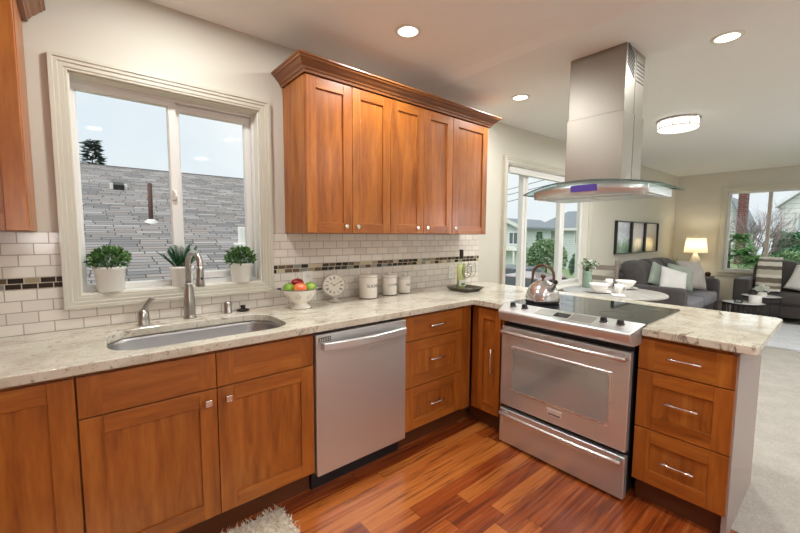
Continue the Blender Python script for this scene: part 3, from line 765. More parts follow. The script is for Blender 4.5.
for j in range(6): g._f([T[0][j], T[0][j+1], B[0][j+1], B[0][j]], 1); g._f([T[n][j], B[n][j], B[n][j+1], T[n][j+1]], 1)
finish('glass_visor', g, [hood_glass_m, plain('glass edge', (.10, .14, .13), .1)], hd, label='curved clear glass visor')
g = G(); n = 20; RT, RB = [], []
for k in range(n+1):
    y = HC-.335+.67*k/n; xf = front(y)+.03; zt = arch(y)-.006
    RT.append((g.bm.verts.new((xf, y, zt)), g.bm.verts.new((2.78, y, zt)))); RB.append((g.bm.verts.new((xf+.012, y, 1.600)), g.bm.verts.new((2.78, y, 1.600))))
for k in range(n):
    g._f([RT[k][0], RT[k+1][0], RT[k+1][1], RT[k][1]], None, True); g._f([RB[k][0], RB[k][1], RB[k+1][1], RB[k+1][0]])
    g._f([RT[k][0], RB[k][0], RB[k+1][0], RT[k+1][0]], None, True); g._f([RT[k][1], RT[k+1][1], RB[k+1][1], RB[k][1]])
g._f([RT[0][0], RT[0][1], RB[0][1], RB[0][0]]); g._f([RT[n][0], RB[n][0], RB[n][1], RT[n][1]])
can = finish('canopy', g, steel_y, hd)
g = G(); n = 6; A = []
for k in range(n+1):
    y = -1.222-.15*k/n; x = front(y)+.03
    A.append([g.bm.verts.new((x-.0025+dx2, y, z)) for dx2, z in ((.008, 1.622), (.001, 1.660), (.006, 1.660), (.014, 1.622))])
for P_, Q in zip(A, A[1:]):
    for k in range(4): g._f([P_[k], P_[(k+1) % 4], Q[(k+1) % 4], Q[k]])
g._f(A[0][::-1]); g._f(A[-1])
finish('control_display', g, emis('blue violet display', (.10, .06, .24), 1.0), can, label='violet blue lit display strip')
g = G()
for y0, y1 in ((-1.58, -1.29), (-1.26, -.97)): g.box(2.44, 2.72, y0, y1, 1.596, 1.602)
finish('grease_filter', g, steel_x, can)
for y in (-1.56, -.99):
    g = G(); g.lathe([(0, 0), (.025, 0), (.028, .006), (0, .006)], (2.40, y, 1.594), 16); finish('hood_lamp', g, white_ceramic, can)

# ================================================================== LAMPS
def recessed(x, y, label, tilt=0.0, power=CAN_W, vis=True):
    z = (2.516 if x < 1.95 else 2.473+(x-2.18)*(2.551-2.473)/(XR-2.18))
    t = thing('recessed_light', label, 'ceiling light', (x, y, z), group='recessed ceiling lights')
    g = G(); g.lathe([(.056, .012), (.056, -.006), (.072, -.006), (.076, -.002), (.076, .012)], (x, y, z), 32); finish('trim_ring', g, white_trim, t)
    g = G(); g.lathe([(0, -.003), (.056, -.003)], (x, y, z), 32); finish('lens', g, can_emit, t)
    ld = bpy.data.lights.new('downlight', 'AREA'); ld.shape = 'DISK'; ld.size = .14; ld.energy = power; ld.color = CAN_COL
    lo = bpy.data.objects.new('downlight', ld); COL.objects.link(lo); lo.parent = t; lo.location = (0, 0, -.012)
recessed(1.52, -.63, 'lit recessed ceiling light above the counter nearest the upper cabinets')
recessed(2.826, -.522, 'lit recessed ceiling light between the upper cabinets and the range hood')
recessed(2.88, -1.80, 'lit recessed ceiling light to the right of the range hood')
for i, (x, y) in enumerate(((.45, -.55), (.2, -2.9), (1.5, -2.4), (1.5, -3.9), (2.9, -3.3), (5.2, -3.5), (8.2, -3.4))):  # all but the sink one are added, unseen, to light the room
    recessed(x, y, 'lit recessed ceiling light outside the view, ' + ('over the kitchen sink', 'added as fill behind the camera', 'added as fill over the kitchen floor', 'added as fill near the glazed door', 'added as fill over the peninsula side', 'added as fill over the dining side', 'added as fill over the striped throw sofa')[i])
# flush mount drum
x, y, z = 4.56, -1.16, 2.473+(4.56-2.18)*.01103
t = thing('flush_ceiling_light', 'lit round drum flush mount ceiling light over the dining area', 'ceiling light', (x, y, z))
g = G(); g.lathe([(0, -.001), (.172, -.001), (.180, -.006), (.180, -.016), (.172, -.018), (0, -.018)], (x, y, z), 40); finish('base_plate', g, nickel, t)
g = G(); g.lathe([(.168, -.019), (.168, -.085), (.158, -.098), (0, -.102)], (x, y, z), 40); finish('shade', g, flush_emit, t, label='glowing frosted glass drum shade')
g = G(); g.lathe([(.1690, -.080), (.172, -.080), (.172, -.086), (.1690, -.086)], (x, y, z), 40)
for k in range(8):
    a = 2*PI*k/8; g.tube([(x+.171*math.cos(a), y+.171*math.sin(a), z-.018), (x+.171*math.cos(a), y+.171*math.sin(a), z-.09)], .003, 6)
finish('metal_band', g, nickel, t)
ld = bpy.data.lights.new('drum_bulb', 'AREA'); ld.shape = 'DISK'; ld.size = .32; ld.energy = 30; ld.color = CAN_COL
lo = bpy.data.objects.new('drum_bulb', ld); COL.objects.link(lo); lo.parent = t; lo.location = (0, 0, -.11)

# unseen pantry run added on the left wall to brown the steel reflections
pc = thing('added_pantry', 'unseen tall wooden pantry run added on the left wall for brown reflections', 'cabinet', (-1.3, -2.6, 0))
g = G(); g.box(-1.59, -1.02, -4.2, -.9, .0, 2.26); finish('carcass', g, wood_v, pc)
for k in range(6):
    y0 = -4.18+k*.545; g = G(); g.box(-1.019, -1.0, y0, y0+.54, .11, 2.24); finish('door', g, wood_v, pc, bevel=.003)
# unseen globe lights added as fill, behind the camera and in the living room
def globe(x, y, ztop, zc_, r, w_, label):
    t = thing('fill_pendant', label, 'ceiling light', (x, y, ztop))
    g = G(); g.lathe([(0, -.001), (.06, -.001), (.055, -.03), (0, -.032)], (x, y, ztop), 24); g.tube([(x, y, ztop-.03), (x, y, zc_+r+.001)], .004, 8); finish('stem', g, nickel, t)
    g = G(); g.ball((x, y, zc_), r, 28, 16); finish('globe', g, emis('fill globe glow', (1, .95, .88), 2.0), t)
    ld = bpy.data.lights.new('fill_bulb', 'POINT'); ld.energy = w_; ld.color = (.90, .96, 1); ld.shadow_soft_size = r+.004
    lo = bpy.data.objects.new('fill_bulb', ld); COL.objects.link(lo); lo.parent = t; lo.location = (0, 0, zc_-ztop)
globe(-.25, -3.05, 2.516, 1.42, .17, 350, 'unseen globe fill light added in the kitchen behind the camera')
globe(5.9, -3.6, 2.514, 1.62, .17, 850, 'unseen globe fill light added in the living room outside the view')

# ================================================================== COUNTER AND SILL ITEMS
def cloud(g, c, rad, n, L, W, low=-.35, inner=.55, bend=.3):
    for _ in range(n):
        while True:
            d = Vector((random.gauss(0, 1), random.gauss(0, 1), random.gauss(0, 1))).normalized()
            if d.z > low: break
        k = inner+(1-inner)*random.random()**.5
        p = Vector((c[0]+d.x*rad[0]*k, c[1]+d.y*rad[1]*k, c[2]+d.z*rad[2]*k))
        dd = d+Vector((random.gauss(0, .5), random.gauss(0, .5), random.gauss(0, .4)+.25))
        g.leaf(p, dd, (random.gauss(0, 1), random.gauss(0, 1), random.gauss(0, 1)+1), L*random.uniform(.7, 1.2), W*random.uniform(.7, 1.2), bend=bend)
soil_m = plain('dark soil', (.03, .022, .016), .95)
def potted(x, y, label, kind, rt=.074, rb=.056, h=.122):
    z = 1.0785
    t = thing('potted_plant', label, 'potted plant', (x, y, z), group='white pots on the kitchen window sill')
    g = G(); g.lathe([(0, 0), (rb, 0), (rb+.002, .003), (rt-.003, h-.016), (rt, h-.014), (rt+.001, h), (rt-.004, h+.001), (rt-.006, h-.004), (rt-.008, h-.02), (0, h-.02)], (x, y, z), 32); finish('pot', g, white_ceramic, t)
    g = G(); g.lathe([(rt-.009, h-.0195), (rt*.5, h-.014), (0, h-.012)], (x, y, z), 20); finish('soil', g, soil_m, t)
    g = G()
    if kind == 'bush':
        cloud(g, (x, y, z+h+.028), (.080, .072, .062), 560, .024, .014, low=-.45, inner=.35)
        for _ in range(26):
            a = random.uniform(0, 2*PI); r = random.uniform(.02, .07); g.tube([(x+.3*r*math.cos(a), y+.3*r*math.sin(a), z+h-.015), (x+r*math.cos(a), y+r*math.sin(a)*.85, z+h+.05)], .0012, 4)
        finish('foliage', g, leaf_m, t)
    else:
        for k in range(46):
            a = random.uniform(0, 2*PI); tilt = random.uniform(.15, 1.0); L = random.uniform(.10, .155)
            d = Vector((math.cos(a)*tilt, math.sin(a)*tilt*.7, 1)).normalized(); p = Vector((x+math.cos(a)*.015, y+math.sin(a)*.015, z+h-.02))
            q = p+d*L; 
            for s in range(9):
                f = .3+.7*s/9
                for sg in (-1, 1):
                    g.leaf(p+d*L*f, d+Vector((math.sin(a)*sg*.9, -math.cos(a)*sg*.9, .1)), (0, 0, 1), .030*(1.1-f*.6), .008)
            g.tube([p, p+d*L*.6, q], [.0016, .0013, .0006], 4)
        finish('foliage', g, spike_m, t)
potted(.142, .022, 'white potted bushy herb in the left corner of the kitchen window sill', 'bush', .067, .052, .122)
potted(.455, .022, 'white potted fern with dark blade leaves behind the gooseneck faucet', 'spike', .060, .046, .108)
potted(.765, .022, 'white potted small bushy plant at the right end of the kitchen window sill', 'bush', .064, .050, .112)

# colander with apples
bx, by, bz = 1.052, -.175, .9142
cl = thing('colander_bowl', 'white enamel footed colander bowl full of apples right of the sink', 'bowl', (bx, by, bz))
OP = [(0, .0), (.062, .0), (.066, .003), (.064, .008), (.045, .022), (.040, .028), (.046, .034), (.075, .056), (.096, .088), (.106, .116), (.110, .118), (.111, .121), (.107, .122), (.103, .117), (.092, .088), (.070, .060), (.040, .044), (0, .042)]
g = G(); g.lathe(OP, (bx, by, bz), 40, 0)
for k in range(8):
    a0 = 2*PI*k/8+.2
    for i in range(-2, 3):
        for j in range(0, 4-abs(i)):
            a = a0+i*.085+.0; hh = .064+j*.011+abs(i)*.004
            r = .075+(hh-.056)*.021/.032+.0012 if hh < .088 else .096+(hh-.088)*.010/.028+.0012
            p = Vector((bx+r*math.cos(a), by+r*math.sin(a), bz+hh)); u = Vector((-math.sin(a), math.cos(a), 0)); v_ = Vector((.5*math.cos(a), .5*math.sin(a), .85)).normalized()
            g._f([g.bm.verts.new(p+(u*math.cos(q*PI/3)+v_*math.sin(q*PI/3))*.0026) for q in range(6)], 1)
finish('bowl', g, [enamel, plain('dark perforations', (.06, .055, .05), .8)], cl)
g = G(); g.lathe([(.1085, .1195), (.1105, .1225), (.1125, .1195), (.1105, .117)], (bx, by, bz), 40); finish('rim', g, plain('grey enamel rim', (.10, .10, .10), .3), cl, label='thin dark rim')
for s in (-1, 1):
    g = G(); ang = math.radians(40)
    ux, uy = math.cos(-ang)*s, math.sin(-ang)*s; px_, py_ = -uy, ux
    g.tube([(bx+ux*.106+px_*.028, by+uy*.106+py_*.028, bz+.112), (bx+ux*.130+px_*.022, by+uy*.130+py_*.022, bz+.116), (bx+ux*.136, by+uy*.136, bz+.117), (bx+ux*.130-px_*.022, by+uy*.130-py_*.022, bz+.116), (bx+ux*.106-px_*.028, by+uy*.106-py_*.028, bz+.112)], .003, 8)
    finish('handle', g, dark_metal, cl, label='dark wire handle')
def apple_mat(name, a, b, c=None):
    m = Mat(name); v = m.coords((1, 1, .6), rnd=9); n = m.noise(v, 22, 3)
    m.l(m.ramp(n, [(.35, a), (.6, b)] + ([(.72, c)] if c else [])), m.b.inputs['Base Color']); m.set(Roughness=.22, Coat_Weight=.3); return m.m
APP = {'green': apple_mat('green apple skin', srgb(112, 160, 40), srgb(148, 188, 66)), 'red': apple_mat('dark red apple skin', srgb(120, 12, 18), srgb(164, 28, 28)), 'orange': apple_mat('orange red apple skin', srgb(222, 92, 52), srgb(236, 132, 70), srgb(240, 170, 90))}
def apple(dx, dy, dz, r, col, label):
    x, y, z = bx+dx, by+dy, bz+dz
    t = thing('apple', label, 'apple', (x, y, z), group='apples in the colander')
    g = G(); P_ = []
    for k in range(15):
        a = PI*k/14; rr = r*math.sin(a)*(1+.10*math.cos(PI-a)); zz = r-r*.93*math.cos(a)
        if k == 14: zz -= r*.20
        if k == 13: zz -= r*.03
        if k == 0: zz += r*.10
        P_.append((max(rr, 0) if 0 < k < 14 else 0, zz))
    g.lathe(P_, (x, y, z), 24); finish('skin', g, APP[col], t)
    g = G(); g.tube([(x, y, z+r*1.70), (x+.002, y, z+r*1.95), (x+.006, y, z+r*2.12)], .0018, 6); finish('stem', g, plain('apple stem', srgb(80, 56, 34), .8), t)
apple(-.060, .024, .083, .036, 'green', 'green apple on the left in the colander bowl')
apple(.058, -.020, .083, .038, 'green', 'green apple on the right in the colander bowl')
apple(.004, .044, .098, .041, 'red', 'dark red apple on top at the back of the colander bowl')
apple(-.018, -.042, .085, .039, 'orange', 'orange red apple at the front of the colander bowl')

# clock
ck_ = thing('table_clock', 'round white pedestal clock with roman numerals and a ring on top', 'clock', (1.326, -.115, .9142), rotz=math.radians(-29.5), local=True)
MX = Matrix.Translation((0, 0, .111)) @ Matrix.Rotation(PI/2, 4, 'X')
case_m = plain('worn grey white metal', srgb(196, 190, 178), .45)
g = G(); g.lathe([(0, -.022), (.066, -.022), (.074, -.012), (.078, .0), (.079, .012), (.076, .018), (.070, .018), (.069, .012), (0, .012)], seg=44, M=MX); finish('case', g, case_m, ck_)
g = G(); g.lathe([(0, .0126), (.0688, .0126)], seg=44, M=MX); dial = finish('dial', g, plain('cream dial', srgb(236, 230, 214), .4), ck_)
g = G()
def stroke(g, ang, r0, r1, off0, off1, w):
    rd = Vector((math.sin(ang), 0, math.cos(ang))); tg = Vector((math.cos(ang), 0, -math.sin(ang))); o = Vector((0, -.0132, .111))
    a = rd*r0+tg*off0; b = rd*r1+tg*off1
    g._f([g.bm.verts.new(o+q) for q in (a-tg*w, a+tg*w, b+tg*w, b-tg*w)])
ROM = ['XII', 'I', 'II', 'III', 'IIII', 'V', 'VI', 'VII', 'VIII', 'IX', 'X', 'XI']
for h, rn in enumerate(ROM):
    ang = 2*PI*h/12; wd = {'I': .0034, 'V': .0068, 'X': .0068}; tot = sum(wd[c] for c in rn); u = -tot/2
    for c in rn:
        m_ = u+wd[c]/2
        if c == 'I': stroke(g, ang, .040, .060, m_, m_, .0010)
        elif c == 'V': stroke(g, ang, .040, .060, m_, m_-.0026, .0009); stroke(g, ang, .040, .060, m_, m_+.0026, .0006)
        else: stroke(g, ang, .040, .060, m_-.0026, m_+.0026, .0006); stroke(g, ang, .040, .060, m_+.0026, m_-.0026, .0009)
        u += wd[c]
finish('roman_numerals', g, ink, dial)
g = G(); stroke(g, 2*PI*10.15/12, -.008, .030, 0, 0, .0018); finish('hour_hand', g, ink, dial)
g = G(); stroke(g, 2*PI*2/12, -.010, .050, 0, 0, .0013); finish('minute_hand', g, ink, dial)
g = G(); g.lathe([(0, 0), (.040, 0), (.041, .006), (.030, .012), (.018, .018), (.013, .026), (.014, .032), (.024, .036), (.024, .038), (0, .038)], seg=32); finish('pedestal', g, case_m, ck_)
g = G(); pts = [(.012*math.sin(2*PI*k/16), 0, .207+.013*math.cos(2*PI*k/16)) for k in range(17)]; g.tube(pts, .0022, 8, cap=False); g.tube([(0, 0, .188), (0, 0, .196)], .006, 10); finish('ring', g, case_m, ck_)

# canisters
def canister(x, y, r, h, txt, ts, label):
    t = thing('canister', label, 'canister', (x, y, .9142), group='white lettered canisters')
    z = .9142
    g = G(); g.lathe([(0, 0), (r*.96, 0), (r, .004), (r, h-.003), (r*.98, h), (0, h)], (x, y, z), 40); body = finish('body', g, enamel, t)
    g = G(); g.lathe([(r*.999, .0), (r+.0012, .001), (r+.0012, .005), (r*.999, .006)], (x, y, z), 40); finish('base_band', g, plain('grey band', srgb(96, 88, 80), .5), body)
    g = text_geo(txt, ts, .0006)
    for v in g.bm.verts:
        a = v.co.x/r; rr = r+.0008+v.co.z; vz = v.co.y
        v.co = Vector((x+rr*math.sin(a), y-rr*math.cos(a), z+h*.60+vz))
    finish('lettering', g, ink, body, label='dark lettering ' + txt)
    g = G(); g.lathe([(0, h+.0005), (r*.985, h+.0005), (r*1.03, h+.003), (r*1.04, h+.010), (r*1.03, h+.015), (r*.9, h+.019), (0, h+.021)], (x, y, z), 40); lid = finish('lid', g, enamel, t)
    g = G(); g.lathe([(r*1.0, h+.0008), (r*1.036, h+.0030), (r*1.0, h+.0032)], (x, y, z), 40); finish('seal', g, plain('grey seal', srgb(110, 100, 90), .5), lid)
    g = G(); g.lathe([(0, h+.020), (.008, h+.020), (.007, h+.026), (.012, h+.033), (.010, h+.040), (0, h+.042)], (x, y, z), 20); finish('lid_knob', g, enamel, lid)
canister(1.590, -.135, .066, .150, 'SUGAR', .031, 'tall white canister lettered SUGAR beside the clock')
canister(1.795, -.120, .054, .132, 'COFFEE', .025, 'middle white canister lettered COFFEE')
canister(1.945, -.115, .0465, .110, 'TEA', .025, 'smallest white canister lettered TEA')

# tray with bottle and glasses
tx, ty, tz = 2.425, -.320, .9142
g = G(); L = []
for s, z in ((.0, .0), (.088, .0), (.094, .004), (.118, .026), (.122, .030), (.116, .029), (.090, .009), (.084, .007), (.0, .007)):
    if s == 0: L.append([g.bm.verts.new((tx, ty, tz+z))]); continue
    lp = rounded([(tx-s, ty-s), (tx+s, ty-s), (tx+s, ty+s), (tx-s, ty+s)], s*.28, 6); L.append([g.bm.verts.new((a, b, tz+z)) for a, b in lp])
for A, B in zip(L, L[1:]):
    n = max(len(A), len(B))
    for k in range(n):
        k2 = (k+1) % n
        if len(A) == 1: g._f([A[0], B[k], B[k2]])
        elif len(B) == 1: g._f([A[k], A[k2], B[0]])
        else: g._f([A[k], A[k2], B[k2], B[k]])
finish('tray', g, plain('olive grey slate tray', srgb(92, 88, 76), .35), label='dark grey square tray in the counter corner under bottle and glasses', cat='tray', loc=(tx, ty, tz))
x, y, z = 2.420, -.280, tz+.0078
b = thing('wine_bottle', 'pale green wine bottle with dark capsule standing on the corner tray', 'bottle', (x, y, z))
g = G(); g.lathe([(0, .004), (.030, 0), (.036, .003), (.037, .010), (.037, .185), (.034, .202), (.020, .230), (.0145, .245), (.0140, .312), (.0155, .314), (.0155, .320), (0, .320)], (x, y, z), 32); finish('bottle_body', g, bottle_m, b)
g = G(); g.lathe([(0, .006), (.034, .006), (.035, .18), (.030, .200), (0, .201)], (x, y, z), 28); finish('wine', g, plain('pale wine', srgb(222, 224, 168), .15), b, label='pale yellow green wine')
g = G(); g.lathe([(.0152, .250), (.0165, .252), (.0165, .322), (.014, .324), (0, .324)], (x, y, z), 24); finish('capsule', g, bronze, b, label='dark bronze capsule')
g = G(); seg = 12; A = []
for k in range(seg+1):
    a = math.radians(200+110*k/seg); A.append([g.bm.verts.new((x+.0376*math.cos(a), y+.0376*math.sin(a), z+h)) for h in (.028, .078)])
for P_, Q in zip(A, A[1:]): g._f([P_[0], Q[0], Q[1], P_[1]], 0)
A = []
for k in range(seg+1):
    a = math.radians(225+60*k/seg); A.append([g.bm.verts.new((x+.0380*math.cos(a), y+.0380*math.sin(a), z+h)) for h in (.034, .052)])
for P_, Q in zip(A, A[1:]): g._f([P_[0], Q[0], Q[1], P_[1]], 1)
finish('label', g, [plain('white paper label', srgb(226, 228, 214), .6), plain('leaf green print', srgb(92, 128, 62), .6)], b, label='white label with green print')
def wine_glass(x, y, label):
    t = thing('wine_glass', label, 'wine glass', (x, y, z)); 
    g = G(); g.lathe([(0, 0), (.032, 0), (.033, .002), (.012, .005), (.005, .010), (.0036, .03), (.0036, .085), (.006, .092), (.024, .108), (.036, .130), (.039, .155), (.035, .190), (.031, .215), (.0300, .215), (.034, .190), (.038, .155), (.035, .131), (.023, .110), (0, .096)], (x, y, z), 28); finish('glass', g, crystal_m, t)
wine_glass(2.388, -.366, 'clear stemmed wine glass at the front right of the corner tray')
wine_glass(2.471, -.345, 'clear stemmed wine glass at the back right of the corner tray')
# wall outlets
def outlet(x, zc_, label):
    t = thing('wall_outlet', label, 'outlet', (x, -.011, zc_))
    g = G(); g.box(x-.036, x+.036, -.0155, -.0105, zc_-.057, zc_+.057); finish('cover_plate', g, white_trim, t, bevel=.002)
    for s in (-1, 1):
        g = G(); g.box(x-.017, x+.017, -.0175, -.0150, zc_+s*.024-.014, zc_+s*.024+.014, 0)
        for q in (-.006, .006): g.box(x+q-.001, x+q+.001, -.0179, -.0172, zc_+s*.024-.005, zc_+s*.024+.005, 1)
        finish('socket', g, [white_vinyl, black_plastic], t)
outlet(1.185, 1.062, 'white wall outlet on the tiles behind the colander bowl')
outlet(2.59, 1.03, 'white wall outlet on the tiles behind the corner tray')

# shag rug in front of the sink
rgx0, rgx1, rgy0, rgy1 = -.18, .735, -1.10, -.60
rug = thing('shag_rug', 'cream shag rug on the wood floor in front of the sink cabinet', 'rug', (.28, -.85, 0))
g = G(); g.prism(rounded([(rgx0, rgy0), (rgx1, rgy0), (rgx1, rgy1), (rgx0, rgy1)], .04, 4), .001, .012); finish('backing', g, shag_base, rug)
g = G()
for _ in range(3800):
    x = random.uniform(rgx0+.005, rgx1-.005) if random.random() < .35 else random.uniform(.25, rgx1-.004); y = random.uniform(rgy0+.005, rgy1-.005); a = random.uniform(0, 2*PI); tl = random.uniform(.5, 1.6)
    d = Vector((math.cos(a)*tl, math.sin(a)*tl, 1)).normalized(); g.leaf((x, y, .011), d, (-math.sin(a), math.cos(a), .3), random.uniform(.028, .046), random.uniform(.008, .013), bend=random.uniform(-1, 1))
finish('pile', g, pile_m, rug, kind='stuff')

# ================================================================== DINING
TX, TY, TR = 4.53, -.66, .51
t = thing('dining_table', 'round pedestal dining table with grey top set for a meal by the dining window', 'table', (TX, TY, .004))
g = G(); g.lathe([(0, .725), (TR-.02, .725), (TR, .732), (TR, .742), (TR-.006, .748), (0, .748)], (TX, TY, 0), 64, 0); finish('table_top', g, fuzzy('grey weathered top', srgb(142, 138, 130), srgb(168, 164, 156), 12, .05, .35), t, bevel=0)
g = G(); g.lathe([(0, .02), (.06, .02), (.05, .10), (.045, .40), (.06, .62), (.16, .70), (.18, .7245), (0, .7245)], (TX, TY, 0), 32); finish('pedestal', g, dark_metal, t)
for k in range(4):
    a = k*PI/2; g = G(); c_, s_ = math.cos(a), math.sin(a)
    g.tube([(TX+.03*c_, TY+.03*s_, .09), (TX+.2*c_, TY+.2*s_, .06), (TX+.36*c_, TY+.36*s_, .026)], [.034, .028, .022], 10); finish('foot', g, dark_metal, t)
TZ = .7485
# vase with white flowers
x, y = 4.655, -.325
t = thing('flower_vase', 'sage green pitcher vase with white flowers on the dining table', 'vase', (x, y, TZ))
g = G(); g.lathe([(0, 0), (.050, 0), (.054, .006), (.054, .05), (.047, .12), (.042, .165), (.048, .195), (.044, .195), (.038, .165), (.043, .12), (0, .10)], (x, y, TZ), 32); finish('vase_body', g, plain('sage green glaze', srgb(140, 162, 144), .25), t)
g = G()
for _ in range(26):
    a = random.uniform(0, 2*PI); tl = random.uniform(.1, .75); L = random.uniform(.09, .16); d = Vector((math.cos(a)*tl, math.sin(a)*tl, 1)).normalized(); p = Vector((x, y, TZ+.16))
    g.tube([p, p+d*L*.6, p+d*L], .0018, 5, 0); tip = p+d*L
    cloud(g, tip, (.022, .022, .02), 12, .022, .014, -.6, .3)
stems = finish('stems', g, leaf_m, t)
g = G()
for _ in range(20):
    a = random.uniform(0, 2*PI); tl = random.uniform(.1, .95); L = random.uniform(.10, .175); d = Vector((math.cos(a)*tl, math.sin(a)*tl, 1)).normalized(); tip = Vector((x, y, TZ+.16))+d*L
    cloud(g, tip, (.020, .020, .017), 14, .020, .016, -.8, .2)
finish('blossoms', g, petal_m, t, label='small white blossoms')
def sq_bowl(x, y, r, h, z, label):
    g = G(); L = []
    for s, zz in ((0, 0), (.45, 0), (.50, .004), (.80, .5*h), (1.0, h), (.97, h+.002), (.78, .5*h+.004), (.42, .010), (0, .008)):
        if s == 0: L.append([g.bm.verts.new((x, y, z+zz))]); continue
        n = 40; R = []
        for k in range(n):
            a = 2*PI*k/n+.5; q = (abs(math.cos(a-.5))**3+abs(math.sin(a-.5))**3)**(-1/3); R.append(g.bm.verts.new((x+r*s*q*math.cos(a), y+r*s*q*math.sin(a), z+zz)))
        L.append(R)
    for A, B in zip(L, L[1:]):
        for k in range(40):
            k2 = (k+1) % 40
            if len(A) == 1: g._f([A[0], B[k], B[k2]], None, True)
            elif len(B) == 1: g._f([A[k], A[k2], B[0]], None, True)
            else: g._f([A[k], A[k2], B[k2], B[k]], None, True)
    return finish('serving_bowl', g, white_ceramic, label=label, cat='bowl', loc=(x, y, z), group='white bowls on the dining table')
def plate(x, y, r, z, label):
    g = G(); g.lathe([(0, 0), (r*.6, 0), (r*.66, .003), (r, .014), (r, .016), (r*.64, .006), (0, .004)], (x, y, z), 40)
    return finish('dinner_plate', g, white_ceramic, label=label, cat='plate', loc=(x, y, z), group='white dinner plates')
def mug(x, y, z, label, ang):
    t = thing('mug', label, 'mug', (x, y, z), group='white mugs on the dining table')
    g = G(); g.lathe([(0, 0), (.034, 0), (.038, .004), (.041, .05), (.042, .095), (.039, .095), (.038, .05), (.034, .010), (0, .008)], (x, y, z), 28); finish('cup', g, white_ceramic, t)
    g = G(); c_, s_ = math.cos(ang), math.sin(ang); g.tube([(x+c_*.038, y+s_*.038, z+.078), (x+c_*.064, y+s_*.064, z+.074), (x+c_*.070, y+s_*.070, z+.05), (x+c_*.06, y+s_*.06, z+.026), (x+c_*.037, y+s_*.037, z+.020)], .0055, 8); finish('handle', g, white_ceramic, t)
plate(4.35, -.585, .135, TZ, 'white dinner plate under the near square bowl')
sq_bowl(4.35, -.585, .098, .085, TZ+.0075, 'white square bowl on the near side of the dining table')
plate(4.90, -.655, .125, TZ, 'white dinner plate under the far square bowl')
sq_bowl(4.90, -.655, .105, .085, TZ+.0075, 'white square bowl on the far side of the dining table')
mug(4.45, -.745, TZ, 'white mug in front on the table between the two bowls', math.radians(-60))
mug(4.90, -.475, TZ, 'white mug behind the near bowl beside the vase', math.radians(140))
g = G(); v = g.box(-.09, .09, -.06, .06, 0, .006)
bmesh.ops.rotate(g.bm, verts=g.bm.verts, cent=(0, 0, 0), matrix=Matrix.Rotation(.5, 3, 'Z')); bmesh.ops.translate(g.bm, verts=g.bm.verts, vec=(4.29, -.80, TZ))
finish('napkin', g, pillow_white, label='folded white napkin at the near rim of the dining table', cat='napkin', loc=(4.29, -.80, TZ), bevel=.002)
# chair
chair_m = plain('weathered taupe wood', srgb(128, 118, 106), .5)
def chair(x, y, rot, label):
    t = thing('dining_chair', label, 'chair', (x, y, .004), rotz=rot, local=True)
    def part(name, boxes, bev=.004):
        g = G(); [g.box(*b_) for b_ in boxes]; return finish(name, g, chair_m, t, bevel=bev)
    part('seat', [(-.22, .20, -.215, .215, .44, .475)], .008)
    for a, b_ in ((-.21, -.21), (-.21, .17)): part('leg', [(a, a+.035, b_, b_+.035, 0, .44)])
    for b_ in (-.215, .18): part('leg', [(.185, .222, b_, b_+.035, 0, 1.062)])
    for z_ in (.955, .82, .69): part('slat', [(.195, .212, -.18, .18, z_-.03, z_+.03)])
    part('apron', [(-.20, .19, -.205, -.19, .38, .44), (-.20, .19, .19, .205, .38, .44), (-.205, -.19, -.19, .19, .38, .44)])
chair(4.94, -.265, 0.0, 'taupe ladder back dining chair on the far side of the round table')
# ================================================================== LIVING ROOM
def soft_box(g, x0, x1, y0, y1, z0, z1, puff=.03, n=8, mi=None):
    """cushion: a box with bulged faces"""
    cx, cy, cz = (x0+x1)/2, (y0+y1)/2, (z0+z1)/2; hx, hy, hz = (x1-x0)/2, (y1-y0)/2, (z1-z0)/2
    bm2 = bmesh.new(); bmesh.ops.create_cube(bm2, size=2); bmesh.ops.subdivide_edges(bm2, edges=bm2.edges, cuts=n, use_grid_fill=True)
    mp = {}
    for v in bm2.verts:
        p = v.co.copy(); q = Vector((p.x, p.y, p.z))
        f = lambda a, b: (1-abs(a)**4)*(1-abs(b)**4)
        for i, (h) in enumerate((hx, hy, hz)):
            o = [p[j] for j in range(3) if j != i]; q[i] = p[i]*(1+puff/h*f(*o)*(abs(p[i])**3))
        ed = sorted((abs(p.x), abs(p.y), abs(p.z))); k = 1-.05*(ed[1]**8)
        mp[v] = g.bm.verts.new((cx+q.x*hx*k, cy+q.y*hy*k, cz+q.z*hz*k))
    for f_ in bm2.faces: g._f([mp[v] for v in f_.verts], mi, True)
    bm2.free()
def pillow(name, label, c, rot, s, th, mat, group='scatter cushions', tassel=False):
    g = G(); n = 14
    def P(i, j, sd):
        u, v = -1+2*i/n, -1+2*j/n; t_ = th*(max(0, (1-u**2))*max(0, (1-v**2)))**.42
        k = 1-.06*(1-abs(u*v))*0; pin = 1-.07*(1-u*u)*(abs(v)**3)-.07*(1-v*v)*(abs(u)**3)
        return (u*s*pin, sd*t_, v*s*pin)
    for sd in (-1, 1):
        V = [[g.bm.verts.new(P(i, j, sd)) for j in range(n+1)] for i in range(n+1)]
        for i in range(n):
            for j in range(n): g._f([V[i][j], V[i+1][j], V[i+1][j+1], V[i][j+1]], None, True)
    bmesh.ops.remove_doubles(g.bm, verts=g.bm.verts, dist=1e-5)
    M = Matrix.Translation(c) @ Euler(rot).to_matrix().to_4x4()
    bmesh.ops.transform(g.bm, matrix=M, verts=g.bm.verts)
    return finish(name, g, mat, label=label, cat='cushion', loc=c, group=group)
